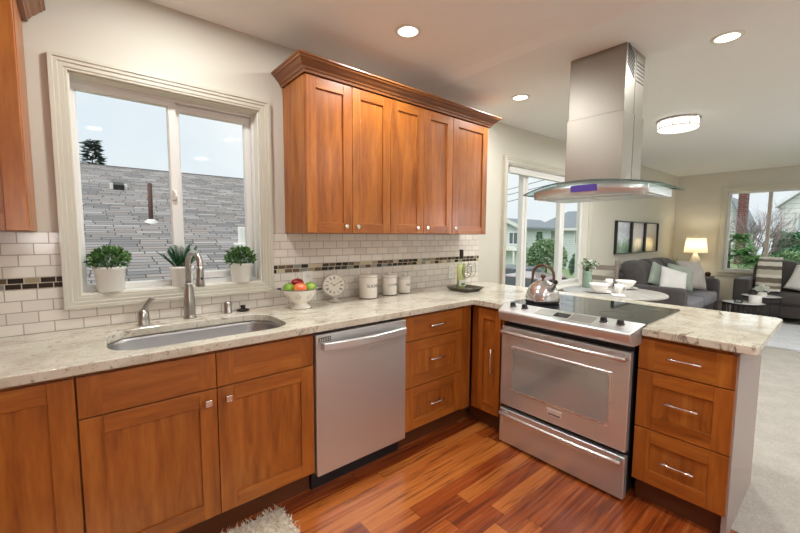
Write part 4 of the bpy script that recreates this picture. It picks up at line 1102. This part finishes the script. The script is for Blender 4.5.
def sofa(label, W_, loc, rot, mats, armh=.65, backh=.86, D_=.92, nseat=2, seat_m=None, arm_r=.05, cush_top=.95, gap=0):
    """local: x along the seat 0..W, front at y=-D, back at y=0"""
    t = thing('sofa', label, 'sofa', loc, rotz=rot, local=True); m = mats; aw = .20
    g = G(); g.box(aw, W_-aw, -D_+.04, -.06, .09, .29); finish('base', g, m, t, bevel=.015)
    for x0 in (0, W_-aw):
        g = G(); g.box(x0, x0+aw, -D_, -.02, .075, armh); finish('armrest', g, m, t, bevel=arm_r, seg=5)
    g = G(); g.box(aw, W_-aw, -.24, 0, .09, backh-.06); finish('backrest', g, m, t, bevel=.05, seg=4)
    w_ = (W_-2*aw)/nseat
    for k in range(nseat):
        g = G(); soft_box(g, aw+k*w_+.004, aw+(k+1)*w_-.004, -D_-.005, -.235, .292, .455, .018); finish('seat_cushion', g, seat_m or m, t)
    w_ = (W_-2*aw)/3
    for k in range(3):
        g = G(); soft_box(g, aw+k*w_+.006, aw+(k+1)*w_-.006, -.43, -.20, .47, cush_top, .035)
        for v in g.bm.verts: v.co.y += (v.co.z-.47)*.28
        finish('back_cushion', g, m, t)
    for x0 in (.06, W_-.06):
        for y0 in (-D_+.06, -.08):
            g = G(); g.box(x0-.025, x0+.025, y0-.025, y0+.025, 0, .089 if False else .074); finish('foot', g, black_plastic, t)
    return t
sofa('charcoal fabric sofa against the wall below the three pictures', 2.15, (6.08, -.02, .004), 0, sofa_m, armh=.66, D_=.94, seat_m=grey_throw_seat, arm_r=.06, cush_top=.95)
sofa('dark brown grey sofa under the living room window with a striped throw', 2.0, (9.19, -1.09, .004), -PI/2, sofa_leather, armh=.66, D_=.80, arm_r=.03, cush_top=.93)
pillow('cushion', 'white square cushion at the near end of the charcoal sofa', (6.52, -.715, .722), (-.42, .30, -.80), .19, .075, pillow_white)
pillow('cushion', 'sage green cushion with pinched corners beside the white cushion', (6.99, -.68, .735), (-.40, .22, -.65), .205, .08, pillow_sage)
pillow('cushion', 'small sage green cushion leaning behind the white cushion', (6.60, -.53, .765), (-.30, .45, -.6), .185, .06, pillow_sage)
pillow('cushion', 'large greige woven cushion at the lamp end of the charcoal sofa', (7.58, -.69, .737), (-.40, .10, -.50), .245, .085, pillow_greige)
pillow('cushion', 'white cushion on the dark sofa right of the striped throw', (8.63, -1.93, .70), (-.40, .2, -PI/2-.25), .215, .075, pillow_white)
# striped throw: drapes over a back cushion and the seat
stripe = Mat('striped throw'); tc = stripe.n('TexCoord'); wv = stripe.n('SeparateXYZ'); stripe.l(tc.outputs['UV'], wv.inputs[0])
cc = stripe.ramp(stripe.math('FRACT', stripe.math('MULTIPLY', wv.outputs[0], 1.0)), [(0, srgb(226, 222, 212)), (.10, srgb(206, 200, 188)), (.17, srgb(120, 112, 100)), (.24, srgb(222, 218, 208)), (.32, srgb(112, 104, 92)), (.385, srgb(196, 190, 172)), (.47, srgb(222, 218, 206)), (.53, srgb(118, 108, 94)), (.62, srgb(206, 202, 186)), (.67, srgb(132, 122, 106)), (.74, srgb(222, 218, 208)), (.84, srgb(234, 230, 222))], 'CONSTANT')
stripe.l(cc, stripe.b.inputs['Base Color']); stripe.set(Roughness=.9)
path = [(9.17, .93), (9.13, .995), (9.03, 1.008), (8.92, 1.0), (8.825, .95), (8.785, .86), (8.755, .76), (8.72, .62), (8.70, .53), (8.66, .505), (8.58, .50), (8.50, .50), (8.42, .498)]
g = G(); uv = g.bm.loops.layers.uv.new('UVMap'); Ls = [0]
for a, b_ in zip(path, path[1:]): Ls.append(Ls[-1]+math.hypot(a[0]-b_[0], a[1]-b_[1]))
rows = []
for i, (px_, pz_) in enumerate(path):
    row = []
    for k in range(9):
        f = k/8; yw = -1.325-(.275+.05*Ls[i]/Ls[-1])*f; row.append(g.bm.verts.new((px_-.004-.003*math.sin(k*1.9), yw, pz_+.003*math.sin(k*1.9)+.004)))
    rows.append(row)
for i in range(len(path)-1):
    for k in range(8):
        f = g._f([rows[i][k], rows[i+1][k], rows[i+1][k+1], rows[i][k+1]], None, True)
        for lp in f.loops:
            ii = i if lp.vert in rows[i] else i+1; lp[uv].uv = (.999*max(0, (Ls[ii]-Ls[2])/(Ls[-1]-Ls[2])), 0)
finish('throw_blanket', g, stripe.m, label='striped cream and taupe throw draped over the dark sofa', cat='throw', loc=(8.9, -1.46, .5), solid=.008)
# side table and lamp
t = thing('side_table', 'dark wooden side table in the corner between the two sofas', 'side table', (8.75, -.42, .004))
stm = plain('dark reddish brown wood', srgb(70, 44, 36), .35)
g = G(); g.box(8.42, 9.08, -.72, -.12, .595, .625); finish('table_top', g, stm, t, bevel=.004)
for a in (8.45, 9.05):
    for b_ in (-.69, -.15): g = G(); g.box(a-.02, a+.02, b_-.02, b_+.02, .004, .5945); finish('leg', g, stm, t)
x, y, z = 8.84, -.455, .626
t = thing('table_lamp', 'lit table lamp with white drum shade on the corner side table', 'lamp', (x, y, z))
g = G(); g.lathe([(0, 0), (.085, 0), (.09, .01), (.10, .06), (.105, .14), (.09, .25), (.055, .36), (.028, .415), (.02, .425), (.02, .445), (0, .445)], (x, y, z), 32); finish('base', g, plain('cream ceramic lamp base', srgb(206, 198, 178), .3), t)
g = G(); g.tube([(x, y, z+.445), (x, y, z+.73)], .005, 8); g.ball((x, y, z+.745), .016, 12, 8); finish('stem', g, nickel, t)
sh = Mat('lit linen shade'); sh.t.nodes.remove(sh.b); a = sh.n('BsdfDiffuse', Color=(*srgb(240, 234, 214), 1)); b_ = sh.n('BsdfTranslucent', Color=(.95, .88, .70, 1)); e = sh.n('Emission', Color=(1, .90, .62, 1), Strength=.28)
mx = sh.n('MixShader', Fac=.55); ad = sh.n('AddShader'); sh.l(a.outputs[0], mx.inputs[1]); sh.l(b_.outputs[0], mx.inputs[2]); sh.l(mx.outputs[0], ad.inputs[0]); sh.l(e.outputs[0], ad.inputs[1]); sh.l(ad.outputs[0], sh.out.inputs[0])
g = G(); g.lathe([(.178, .435), (.143, .705)], (x, y, z), 40); finish('lamp_shade', g, sh.m, t, solid=.003, label='glowing white drum shade')
ld = bpy.data.lights.new('lamp_bulb', 'POINT'); ld.energy = 7; ld.color = (1, .86, .64); ld.shadow_soft_size = .04
lo = bpy.data.objects.new('lamp_bulb', ld); COL.objects.link(lo); lo.parent = t; lo.location = (0, 0, .60)
x, y = 8.72, -.24
t = thing('potted_plant', 'small leafy plant on the corner side table beside the lamp', 'potted plant', (x, y, .626))
g = G(); g.lathe([(0, 0), (.04, 0), (.055, .08), (.05, .09), (.045, .075), (0, .07)], (x, y, .626), 24); finish('pot', g, plain('grey pot', srgb(150, 140, 126), .5), t)
g = G()
for _ in range(13):
    a = random.uniform(0, 2*PI); tl = random.uniform(.1, .6); L = random.uniform(.18, .30); d = Vector((math.cos(a)*tl, math.sin(a)*tl, 1)).normalized(); p = Vector((x, y, .70))
    g.tube([p, p+d*L], .002, 4)
    for s in range(5): g.leaf(p+d*L*(.4+.14*s), (random.gauss(0, 1), random.gauss(0, 1), .3), (0, 0, 1), .05, .03)
finish('foliage', g, leaf_m, t)
g = G(); g.lathe([(0, 0), (.03, 0), (.045, .03), (.045, .055), (.03, .075), (.02, .08), (.018, .075), (0, .07)], (8.93, -.645, .626), 24); finish('small_jar', g, bronze, label='small dark round jar at the front of the corner side table', cat='jar', loc=(8.93, -.645, .626))
# nesting coffee tables
def coffee(x, y, zt, r, label, bars, angs=None):
    t = thing('coffee_table', label, 'coffee table', (x, y, .0285), group='nesting round coffee tables')
    g = G(); g.lathe([(0, zt-.022), (r, zt-.022), (r, zt), (0, zt)], (x, y, 0), 48); finish('table_top', g, plain('white stone top', srgb(222, 220, 216), .2), t, bevel=.002)
    g = G(); g.lathe([(r+.0005, zt-.026), (r+.006, zt-.026), (r+.006, zt+.002), (r+.0005, zt+.002)], (x, y, 0), 48); finish('rim', g, dark_metal, t)
    if not angs: g = G(); g.lathe([(r-.02, .029), (r+.002, .029), (r+.002, .045), (r-.02, .045)], (x, y, 0), 48)
    if not angs: finish('base_ring', g, dark_metal, t)
    for k in range(bars):
        a = math.radians(angs[k]) if angs else 2*PI*k/bars+.1; g = G(); g.tube([(x+(r-.008)*math.cos(a), y+(r-.008)*math.sin(a), .0288 if angs else .0455), (x+(r-.008)*math.cos(a), y+(r-.008)*math.sin(a), zt-.023)], .006, 6); finish('bar', g, dark_metal, t)
coffee(7.30, -1.38, .42, .235, 'lower white topped coffee table with black bar cage base', 24)
coffee(7.63, -1.525, .50, .215, 'taller white topped coffee table with thin black legs behind the lower one', 3, (266, 46, 336))
g = G(); x, y, z = 7.325, -1.50, .4205; g.lathe([(0, 0), (.065, 0), (.07, .006), (.07, .11), (.066, .11), (.064, .01), (0, .008)], (x, y, z), 28); finish('white_pot', g, white_ceramic, label='white cylinder pot on the lower coffee table', cat='pot', loc=(x, y, z))
x, y, z = 7.60, -1.54, .5005
t = thing('flower_vase', 'small white vase with white flowers on the taller coffee table', 'vase', (x, y, z))
g = G(); g.lathe([(0, 0), (.05, 0), (.055, .02), (.045, .05), (.04, .06), (.036, .05), (0, .04)], (x, y, z), 24); finish('vase_body', g, white_ceramic, t)
g = G(); cloud(g, (x, y, z+.10), (.062, .062, .05), 200, .034, .022, -.5, .2); finish('blossoms', g, petal_m, t)
for (x, y, lab) in ((7.19, -1.34, 'black metal cube frame at the rim of the lower coffee table'), (7.68, -1.42, 'black metal cube frame on the taller coffee table')):
    z = .421 if x < 7.5 else .501; s = .04; g = G()
    cs = [(sx, sy, sz) for sx in (-s, s) for sy in (-s, s) for sz in (0, 2*s)]
    for i in range(8):
        for j in range(i+1, 8):
            if sum(abs(a-b_) > 1e-6 for a, b_ in zip(cs[i], cs[j])) == 1: g.tube([(x+cs[i][0], y+cs[i][1], z+.004+cs[i][2]*.7), (x+cs[j][0], y+cs[j][1], z+.004+cs[j][2]*.7)], .004, 6)
    finish('frame_ornament', g, dark_metal, label=lab, cat='ornament', loc=(x, y, z), group='black wire frames')
g = G(); g.prism(rounded([(6.50, -3.6), (8.30, -3.6), (8.30, -1.05), (6.50, -1.05)], .05, 4), .0045, .028); finish('area_rug', g, white_rug, label='white pile area rug on the carpet in the living room', cat='rug', loc=(7.4, -2.3, .0045), bevel=.008)
# framed pictures
for i, (x0, x1, lab, st) in enumerate(((6.24, 6.835, 'left', [(0, srgb(84, 116, 84)), (.32, srgb(140, 164, 138)), (.5, srgb(216, 224, 228)), (.75, srgb(196, 198, 210)), (1, srgb(228, 230, 232))]), (6.865, 7.455, 'middle', [(0, srgb(104, 122, 100)), (.4, srgb(200, 206, 204)), (.7, srgb(222, 222, 228)), (1, srgb(208, 204, 202))]), (7.485, 8.13, 'right', [(0, srgb(188, 176, 150)), (.4, srgb(214, 196, 160)), (.7, srgb(206, 200, 190)), (1, srgb(196, 192, 188))]))):
    word = ('first framed landscape from the dining window above the charcoal sofa', 'middle one of the three framed landscapes above the charcoal sofa', 'framed warm toned landscape nearest the corner lamp')[i]
    t = thing('framed_picture', word, 'picture', ((x0+x1)/2, -.02, 1.335), group='three framed landscapes')
    g = G(); frame_loop(g, (x0+.015, x1-.015, 1.097, 1.581), [(0, .012), (0, .045), (.015, .045), (.015, .0012), (0, .0012)], lambda a, b, d: (a, -d, b)); finish('frame', g, black_plastic, t)
    m = Mat('landscape print %s' % lab); v = m.coords((1.2, 1, 1)); sx = m.n('SeparateXYZ'); tcn = m.n('TexCoord'); m.l(tcn.outputs['Object'], sx.inputs[0])
    hgt = m.math('ADD', m.math('MULTIPLY', sx.outputs[2], 2.0), .5); f = m.math('ADD', hgt, m.math('MULTIPLY', m.math('SUBTRACT', m.noise(v, 7, 5, .65), .5), .9))
    m.l(m.ramp(f, st), m.b.inputs['Base Color']); m.set(Roughness=.08, Specular_IOR_Level=.5)
    g = G(); g.box(x0+.013, x1-.013, -.014, -.010, 1.095, 1.583); finish('print', g, m.m, t)

# ================================================================== OUTSIDE
grass_m = fuzzy('lawn', srgb(112, 132, 84), srgb(150, 168, 118), 8, .3)
g = G(); g.box(-30, 70, .6, 70, -1.6, -1.25); structure('ground', g, grass_m)
g = G(); g.prism([(9.6, -1.6), (9.6, -.35), (19.5, .45), (60, .6), (60, -1.6)], -40, .59, axis='y')
structure('lawn', g, grass_m)
g = G(); g.box(10.5, 17.5, 1.2, 24, -1.249, -1.235); structure('street', g, plain('grey asphalt', srgb(150, 150, 152), .8))
# --- neighbour's roof outside the kitchen window
h = thing('neighbour_house', 'low neighbouring house with grey shingle roof outside the kitchen window', 'house', (2, 8, -1.25))
s_ = .3463; a = math.atan(s_)
roof_mat = brick_mat('weathered grey shingles', None, None, srgb(74, 70, 69), .42, .118, .009, axis='xy', rough=.85, bump=.9, jit=True,
    stops=[(0, srgb(122, 119, 119)), (.2, srgb(150, 145, 144)), (.42, srgb(138, 131, 128)), (.58, srgb(168, 162, 160)), (.74, srgb(144, 140, 140)), (.88, srgb(152, 140, 135))])
g = G(); g.box(-9, 7.2, 0, 8.8, -.12, 0); r_ = finish('roof', g, roof_mat.m, h); r_.location = Vector((0, 3.55, .6-.45*s_))-ORG[h]; r_.rotation_euler = (a, 0, 0)
for v in r_.data.vertices: v.co += ORG[h]
def roof_z(y): return .6+s_*(y-4)
g = G(); g.box(-9, 7.2, 11.85, 12.1, roof_z(11.85)-.1, roof_z(11.85)+.03); g.prism([(11.9, roof_z(11.9)-.05), (20, roof_z(11.9)-2.9), (20, roof_z(11.9)-3.0), (11.9, roof_z(11.9)-.17)], -9, 7.2, axis='x'); finish('ridge_and_back_slope', g, plain('ridge shingles', srgb(120, 112, 110), .9), h)
g = G(); g.box(-8.6, 6.8, 4.1, 19.5, -1.25, .42); finish('wall', g, plain('cream siding', srgb(206, 200, 188), .8), h)
g = G(); g.tube([(1.142, 6.94, roof_z(6.94)-.1), (1.15, 6.94, roof_z(6.94)+.76)], .042, 12); p = finish('vent_pipe', g, plain('rusty dark pipe', srgb(92, 66, 60), .8), h)
g = G(); g.lathe([(.13, -.05), (.12, .0), (.055, .05), (.05, .05), (.05, -.05)], (1.142, 6.90, roof_z(6.90)), 16); finish('flashing', g, white_vinyl, p, label='white flashing at the pipe foot')
g = G(); z = roof_z(9.43); g.prism([(9.25, z-.10), (9.25, z+.06), (9.50, z+.15), (9.55, z+.04)], .68, .90, 0, axis='x'); finish('roof_vent', g, dark_metal, h)
g = G(); g.box(.62, .68, 9.3, 9.5, z-.05, z+.10); g.box(.90, .96, 9.3, 9.5, z-.05, z+.10); finish('vent_flashing', g, white_vinyl, h)
g = G(); y = 5.56; z = roof_z(y); g.box(2.44, 2.56, y-.06, y+.06, z-.05, z+.36); g.box(2.36, 2.64, y-.14, y+.14, z-.05, z+.04); finish('vent_cap', g, white_vinyl, h, bevel=.02)
# --- trees and shrubs
def leafy(name, label, cat, c, rad, n, L, W, mat, group=None, low=-.5, trunk=.5, inner=.6, base=-1.25):
    t = thing(name, label, cat, (c[0], c[1], base), group=group)
    g = G(); cloud(g, c, rad, n, L, W, low, inner); finish('foliage', g, mat, t)
    g = G(); g.tube([(c[0], c[1], base), (c[0], c[1], c[2])], [trunk*.12, trunk*.07], 8); finish('trunk', g, bark_m, t)
def conifer(label, x, y, z0, ztip, r, n, mat=needle_m, L=.5, name='conifer'):
    t = thing(name, label, 'tree', (x, y, z0)); H = ztip-z0
    g = G(); g.tube([(x, y, z0), (x, y, ztip)], [.02*H, .004], 8); finish('trunk', g, bark_m, t)
    g = G()
    for _ in range(n):
        f = random.random()**.8; a = random.uniform(0, 2*PI); R = r*(1-f)*random.uniform(.25, 1)+.02
        p = (x+R*math.cos(a), y+R*math.sin(a), z0+H*(.12+.88*f)-R*.15); g.leaf(p, (math.cos(a), math.sin(a), random.uniform(-.4, .3)), (random.gauss(0, .5), random.gauss(0, .5), 1), L*random.uniform(.6, 1.2), L*.28)
    finish('foliage', g, mat, t)
conifer('dark conifer rising behind the shingle roof outside the kitchen window', .62, 22, -1.25, 5.9, 1.7, 1500, L=.42)
leafy('garden_bush', 'big round green bush outside the dining window', 'bush', (16.0, 6.45, .33), (.80, .78, .80), 2600, .16, .10, bush_m)
conifer('narrow green cypress beside the round bush outside the dining window', 17.6, 7.75, -1.25, 1.55, .42, 1500, hedge_m, .16, 'cypress')
conifer('slim dark cypress in front of the gabled grey house', 18.4, 9.1, -1.25, 1.0, .36, 900, hedge_m, .16, 'cypress')
leafy('garden_hedge', 'clipped dark hedge seen through the last dining window pane', 'hedge', (16.6, 5.2, .0), (.5, .36, .62), 1400, .13, .09, hedge_m)
# --- houses beyond the dining window
mint = brick_mat('pale mint lap siding', srgb(206, 213, 212), srgb(209, 216, 215), srgb(178, 188, 188), 9, .16, .012, axis='yz', rough=.7, bump=.3).m
roof_g = fuzzy('blue grey shingles', srgb(112, 120, 128), srgb(138, 146, 152), 20, .3)
def gable_house(label, x, y0, y1, zb, ze, zr, depth, wall, roof, wins, hip=False, ridge_along='y'):
    t = thing('house', label, 'house', (x+depth/2, (y0+y1)/2, zb))
    g = G(); g.box(x, x+depth, y0, y1, zb, ze)
    ym = (y0+y1)/2
    if ridge_along == 'x': g.prism([(y0, ze), (y1, ze), (ym, zr)], x, x+depth, axis='x')
    finish('wall', g, wall, t)
    g = G(); o = .35
    if ridge_along == 'x':
        k = (zr-ze)/(ym-y0)
        for s in (-1, 1):
            e = y0-o if s < 0 else y1+o; ez = ze-o*k
            g.prism([(ym, zr+.02), (e, ez+.02), (e, ez+.16), (ym, zr+.18)], x-o, x+depth+o, axis='x')
    else:
        i = (y1-y0)*.22 if hip else 0
        V = [g.bm.verts.new(q) for q in ((x-o, y0-o, ze), (x-o, y1+o, ze), (x+depth+o, y1+o, ze), (x+depth+o, y0-o, ze), (x+depth/2, y0-o+i, zr), (x+depth/2, y1+o-i, zr))]
        for q in ((0, 1, 5, 4), (2, 3, 4, 5), (1, 2, 5), (3, 0, 4), (0, 3, 2, 1)): g._f([V[k_] for k_ in q])
    finish('roof', g, roof, t)
    g = G(); 
    if ridge_along == 'x':
        k = (zr-ze)/(ym-y0)
        for s in (-1, 1):
            e = y0-o if s < 0 else y1+o; ez = ze-o*k; g.prism([(ym, zr-.10), (e, ez-.10), (e, ez+.15), (ym, zr+.17)], x-o-.04, x-o, axis='x')
    else: g.box(x-o-.04, x-o, y0-o, y1+o, ze-.14, ze+.04)
    finish('fascia', g, white_vinyl, t)
    for (a_, b_, c_, d_) in wins:
        g = G(); frame_loop(g, (a_, b_, c_, d_), [(0, .0), (0, .05), (.10, .05), (.10, 0)], lambda u, v, dd: (x-dd, u, v)); g.box(x-.04, x, (a_+b_)/2-.03, (a_+b_)/2+.03, c_, d_); w_ = finish('window', g, white_vinyl, t)
        g = G(); g.box(x-.02, x-.005, a_, b_, c_, d_); finish('pane', g, plain('dark house glass', srgb(92, 104, 112), .1), w_)
    return t
hA = gable_house('pale grey gabled house with white window outside the left dining pane', 24.0, 12.75, 15.05, -1.25, 1.93, 2.42, 4, mint, roof_g, [(13.12, 13.78, .76, 1.54)], ridge_along='x')
g = G(); g.prism([(12.8, .28), (14.4, .28), (13.6, .62)], 23.2, 24.0, axis='x'); g.box(23.25, 23.35, 12.9, 13.0, -1.25, .28); g.box(23.25, 23.35, 14.2, 14.3, -1.25, .28); finish('porch', g, white_vinyl, hA)
hB = gable_house('pale mint house with blue grey hip roof across the street', 29.0, 8.9, 14.6, -1.25, 1.9, 3.45, 7, mint, roof_g, [(12.45, 12.75, .9, 1.65), (10.6, 11.3, .8, 1.6)], hip=True)
# utility pole and wires
t = thing('street_utility_pole', 'grey utility pole with wires outside the last dining pane', 'utility pole', (22, 7.72, -1.25))
g = G(); g.tube([(22, 7.72, -1.25), (22, 7.72, 7.5)], [.15, .11], 10); finish('pole', g, plain('grey weathered pole', srgb(120, 116, 112), .9), t)
g = G()
for k, (za, zb) in enumerate(((3.75, 4.7), (4.05, 5.1), (3.2, 4.35))): g.tube([(22, 18, za), (22, 12.5, (za+zb)/2-.15), (22, 7.72, zb)], .018, 5); g.tube([(22, 7.72, zb), (22, 0, zb+.6)], .018, 5)
finish('wire', g, dark_metal, t)
# parked cars
def car(label, x, y, rot, col):
    t = thing('car', label, 'car', (x, y, -1.235), rotz=rot, local=True); pm = plain('car paint', col, .2, .2, Coat_Weight=.6)
    side = [(-2.1, .28), (-2.15, .62), (-1.95, .86), (-1.25, .95), (-.75, 1.38), (.55, 1.42), (1.30, .98), (2.02, .88), (2.15, .60), (2.1, .28)]
    g = G(); g.prism(side, -.86, .86, axis='y')
    for v in g.bm.verts:
        if v.co.z > 1.1: v.co.y *= .80
    finish('body', g, pm, t, bevel=.06, seg=3)
    for s in (-1, 1):
        g = G(); 
        V = [g.bm.verts.new((a_, s*(.865-.155*((c_-.95)/.45)), c_)) for a_, c_ in ((-1.02, 1.0), (1.05, 1.0), (.50, 1.34), (-.68, 1.32))]; g._f(V); finish('side_window', g, black_glass, t, solid=.012)
    g = G(); V = [g.bm.verts.new(q) for q in ((1.20, -.70, 1.04), (1.20, .70, 1.04), (.62, .62, 1.40), (.62, -.62, 1.40))]; g._f(V); finish('windshield', g, black_glass, t, solid=.012)
    g = G(); V = [g.bm.verts.new(q) for q in ((-1.22, -.70, 1.0), (-1.22, .70, 1.0), (-.80, .62, 1.35), (-.80, -.62, 1.35))]; g._f(V); finish('rear_window', g, black_glass, t, solid=.012)
    for a_ in (-1.3, 1.3):
        for s in (-1, 1):
            g = G(); g.lathe([(0, -.10), (.20, -.10), (.31, -.09), (.32, 0), (.31, .09), (.20, .10), (.19, .08), (0, .08)], seg=24, M=Matrix.Translation((a_, s*.80, .32)) @ Matrix.Rotation(PI/2, 4, 'X')); wh = finish('wheel', g, black_plastic, t)
car('dark grey blue parked car outside the left dining pane', 12.9, 6.1, 0.0, srgb(92, 100, 112))
car('dusty rose parked car between the mullions of the dining window', 10.7, 3.92, 0.0, srgb(164, 140, 142))
car('white parked car low outside the last dining pane', 10.3, 2.02, 0.0, srgb(226, 228, 228))
# --- outside the living room window
sid = brick_mat('white lap siding', srgb(232, 234, 232), srgb(236, 238, 236), srgb(196, 200, 202), 9, .17, .010, axis='yz', rough=.7, bump=.3).m
t = thing('house', 'white lap sided gabled house outside the living room window', 'house', (22, -3.9, .3))
gy, gz, ky_ = -.42, 2.32, -3.6
g = G(); g.prism([(-.62, .2), (-.62, 2.44), (ky_, 5.0), (-6.5, 2.52), (-6.5, .2)], 19.0, 26, axis='x'); finish('wall', g, sid, t)
g = G()
for s in (1, -1):
    e = -.52 if s > 0 else -6.7; g.prism([(ky_, 5.02), (e, 2.38), (e, 2.52), (ky_, 5.18)], 18.6, 26.3, axis='x')
finish('roof', g, plain('white eave boards', srgb(226, 228, 230), .7), t)
g = G(); frame_loop(g, (-2.3, -1.10, 1.58, 2.16), [(0, 0), (0, .05), (.07, .05), (.07, 0)], lambda u, v, d: (19-d, u, v)); g.box(18.95, 19, -1.55, -1.49, 1.58, 2.16); w_ = finish('window', g, white_vinyl, t)
g = G(); g.box(18.98, 18.995, -2.3, -1.10, 1.58, 2.16); finish('pane', g, plain('pale blue house glass', srgb(168, 190, 196), .1), w_)
def hedge_box(label, x0, x1, y0, y1, z0, z1, n):
    t = thing('garden_hedge', label, 'hedge', ((x0+x1)/2, (y0+y1)/2, z0)); g = G()
    g.box(x0+.08, x1-.08, y0+.08, y1-.08, z0, z1-.1)
    for _ in range(n):
        f = random.random()
        if f < .6: p = (x0+random.uniform(0, .12), random.uniform(y0, y1), random.uniform(z0, z1))
        elif f < .85: p = (random.uniform(x0, x1), random.uniform(y0, y1), z1-random.uniform(0, .12))
        else: p = (random.uniform(x0, x1), y1-random.uniform(0, .1), random.uniform(z0, z1))
        g.leaf(p, (random.gauss(-.4, .6), random.gauss(0, .6), random.gauss(.5, .5)), (random.gauss(0, 1), random.gauss(0, 1), 1), .13, .09)
    finish('foliage', g, hedge_m, t)
hedge_box('dense green hedge in front of the white house outside the living room window', 18.0, 18.7, -4.0, -.62, .2, 1.46, 3600)
t = thing('brick_chimney', 'dark red brick chimney stack beyond the fern outside the living room window', 'chimney', (18.5, .3, .2))
g = G(); g.box(18.3, 18.8, .19, .42, .2, 3.6); finish('stack', g, brick_mat('dark red brick', srgb(118, 66, 60), srgb(96, 52, 50), srgb(120, 100, 96), .22, .075, .012, axis='yz', rough=.9).m, t)
t = thing('house', 'small white gable end behind the bare shrubs outside the living room window', 'house', (24, .3, .3))
g = G(); g.prism([(2.2, -1.25), (2.2, 2.0), (1.35, 3.0), (.78, 1.70), (.78, -1.25)], 23, 26, axis='x'); finish('wall', g, sid, t)
g = G(); g.prism([(1.35, 3.02), (.70, 1.54), (.70, 1.68), (1.35, 3.16)], 22.7, 26.2, axis='x'); finish('roof', g, roof_g, t)
# fern-like palm shrub
t = thing('fern_shrub', 'bright green fern like shrub outside the living room window', 'shrub', (14.6, -.18, .10))
g = G()
for (cx, cy, cz, n_, R_2) in ((14.6, -.30, .80, 54, .85), (14.4, -.62, .62, 44, .72), (14.9, -.18, 1.25, 40, .65)):
    for _ in range(n_):
        a_ = random.uniform(0, 2*PI); L_ = R_2*random.uniform(.7, 1.1); p = Vector((cx, cy, cz)); up_ = random.uniform(.2, 1.2); prev = p
        for s in range(1, 9):
            f = s/8; q = p+Vector((math.cos(a_)*L_*.55*f, math.sin(a_)*L_*.45*f, L_*(up_*f-.8*f*f)*.8))
            d = (q-prev).normalized(); sd = d.cross(Vector((0, 0, 1))).normalized()
            for k in (-1, 1): g.leaf(q, d*.5+sd*k, (0, 0, 1), .20*(1.1-f*.7), .07)
            prev = q
finish('foliage', g, fern_m, t)
g = G(); g.tube([(14.6, 0, .1), (14.65, 0, 1.2)], [.08, .04], 8); finish('stem', g, bark_m, t)
# bare shrub
t = thing('bare_shrub', 'leafless twiggy grey shrub outside the living room window', 'shrub', (16.2, -.42, .2))
g = G()
def branch(p, d, L_, r, depth):
    q = p+d*L_; g.tube([p, (p+q)/2+Vector((random.gauss(0, .02), random.gauss(0, .02), 0)), q], [r, r*.8, r*.6], 4, cap=False)
    if depth:
        for _ in range(3): branch(p+d*L_*random.uniform(.5, 1), (d+Vector((random.gauss(0, .45), random.gauss(0, .45), random.gauss(.1, .3)))).normalized(), L_*random.uniform(.6, .85), r*.6, depth-1)
for k in range(9):
    branch(Vector((16.2+random.gauss(0, .15), -.42+random.gauss(0, .10), .2)), Vector((random.gauss(0, .25), random.gauss(0, .22), 1)).normalized(), random.uniform(.7, 1.0), .022, 4)
finish('branches', g, plain('grey twigs', srgb(150, 134, 134), .9), t)
leafy('low_shrub', 'low mixed green shrub under the bare twigs', 'shrub', (15.0, -1.2, .5), (.4, .35, .42), 900, .11, .07, bush_m, base=.1)
leafy('low_shrub', 'grey purple heather like shrub at the fern base', 'shrub', (13.6, -.25, .12), (.45, .55, .30), 1100, .08, .03, island('heather twigs', [(0, srgb(112, 100, 98)), (1, srgb(168, 156, 150))], .9), base=-.05)
for i, (x, y, s) in enumerate(((14.3, -1.78, .16), (14.8, -2.2, .20), (13.9, -1.5, .13))):
    g = G(); g.ball((0, 0, 0), s, 10, 7, sc=(1.2, 1.4, .7))
    for v in g.bm.verts: v.co *= 1+random.uniform(-.12, .12)
    bmesh.ops.translate(g.bm, verts=g.bm.verts, vec=(x, y, -.3+(x-9.6)*.085+s*.55)); finish('garden_rock', g, plain('pale rock', srgb(196, 194, 190), .9), label=('pale middle sized garden rock below the hedge', 'largest pale garden rock below the hedge', 'smallest pale garden rock nearest the twiggy shrub')[i], cat='rock', loc=(x, y, -.3+(x-9.6)*.085))
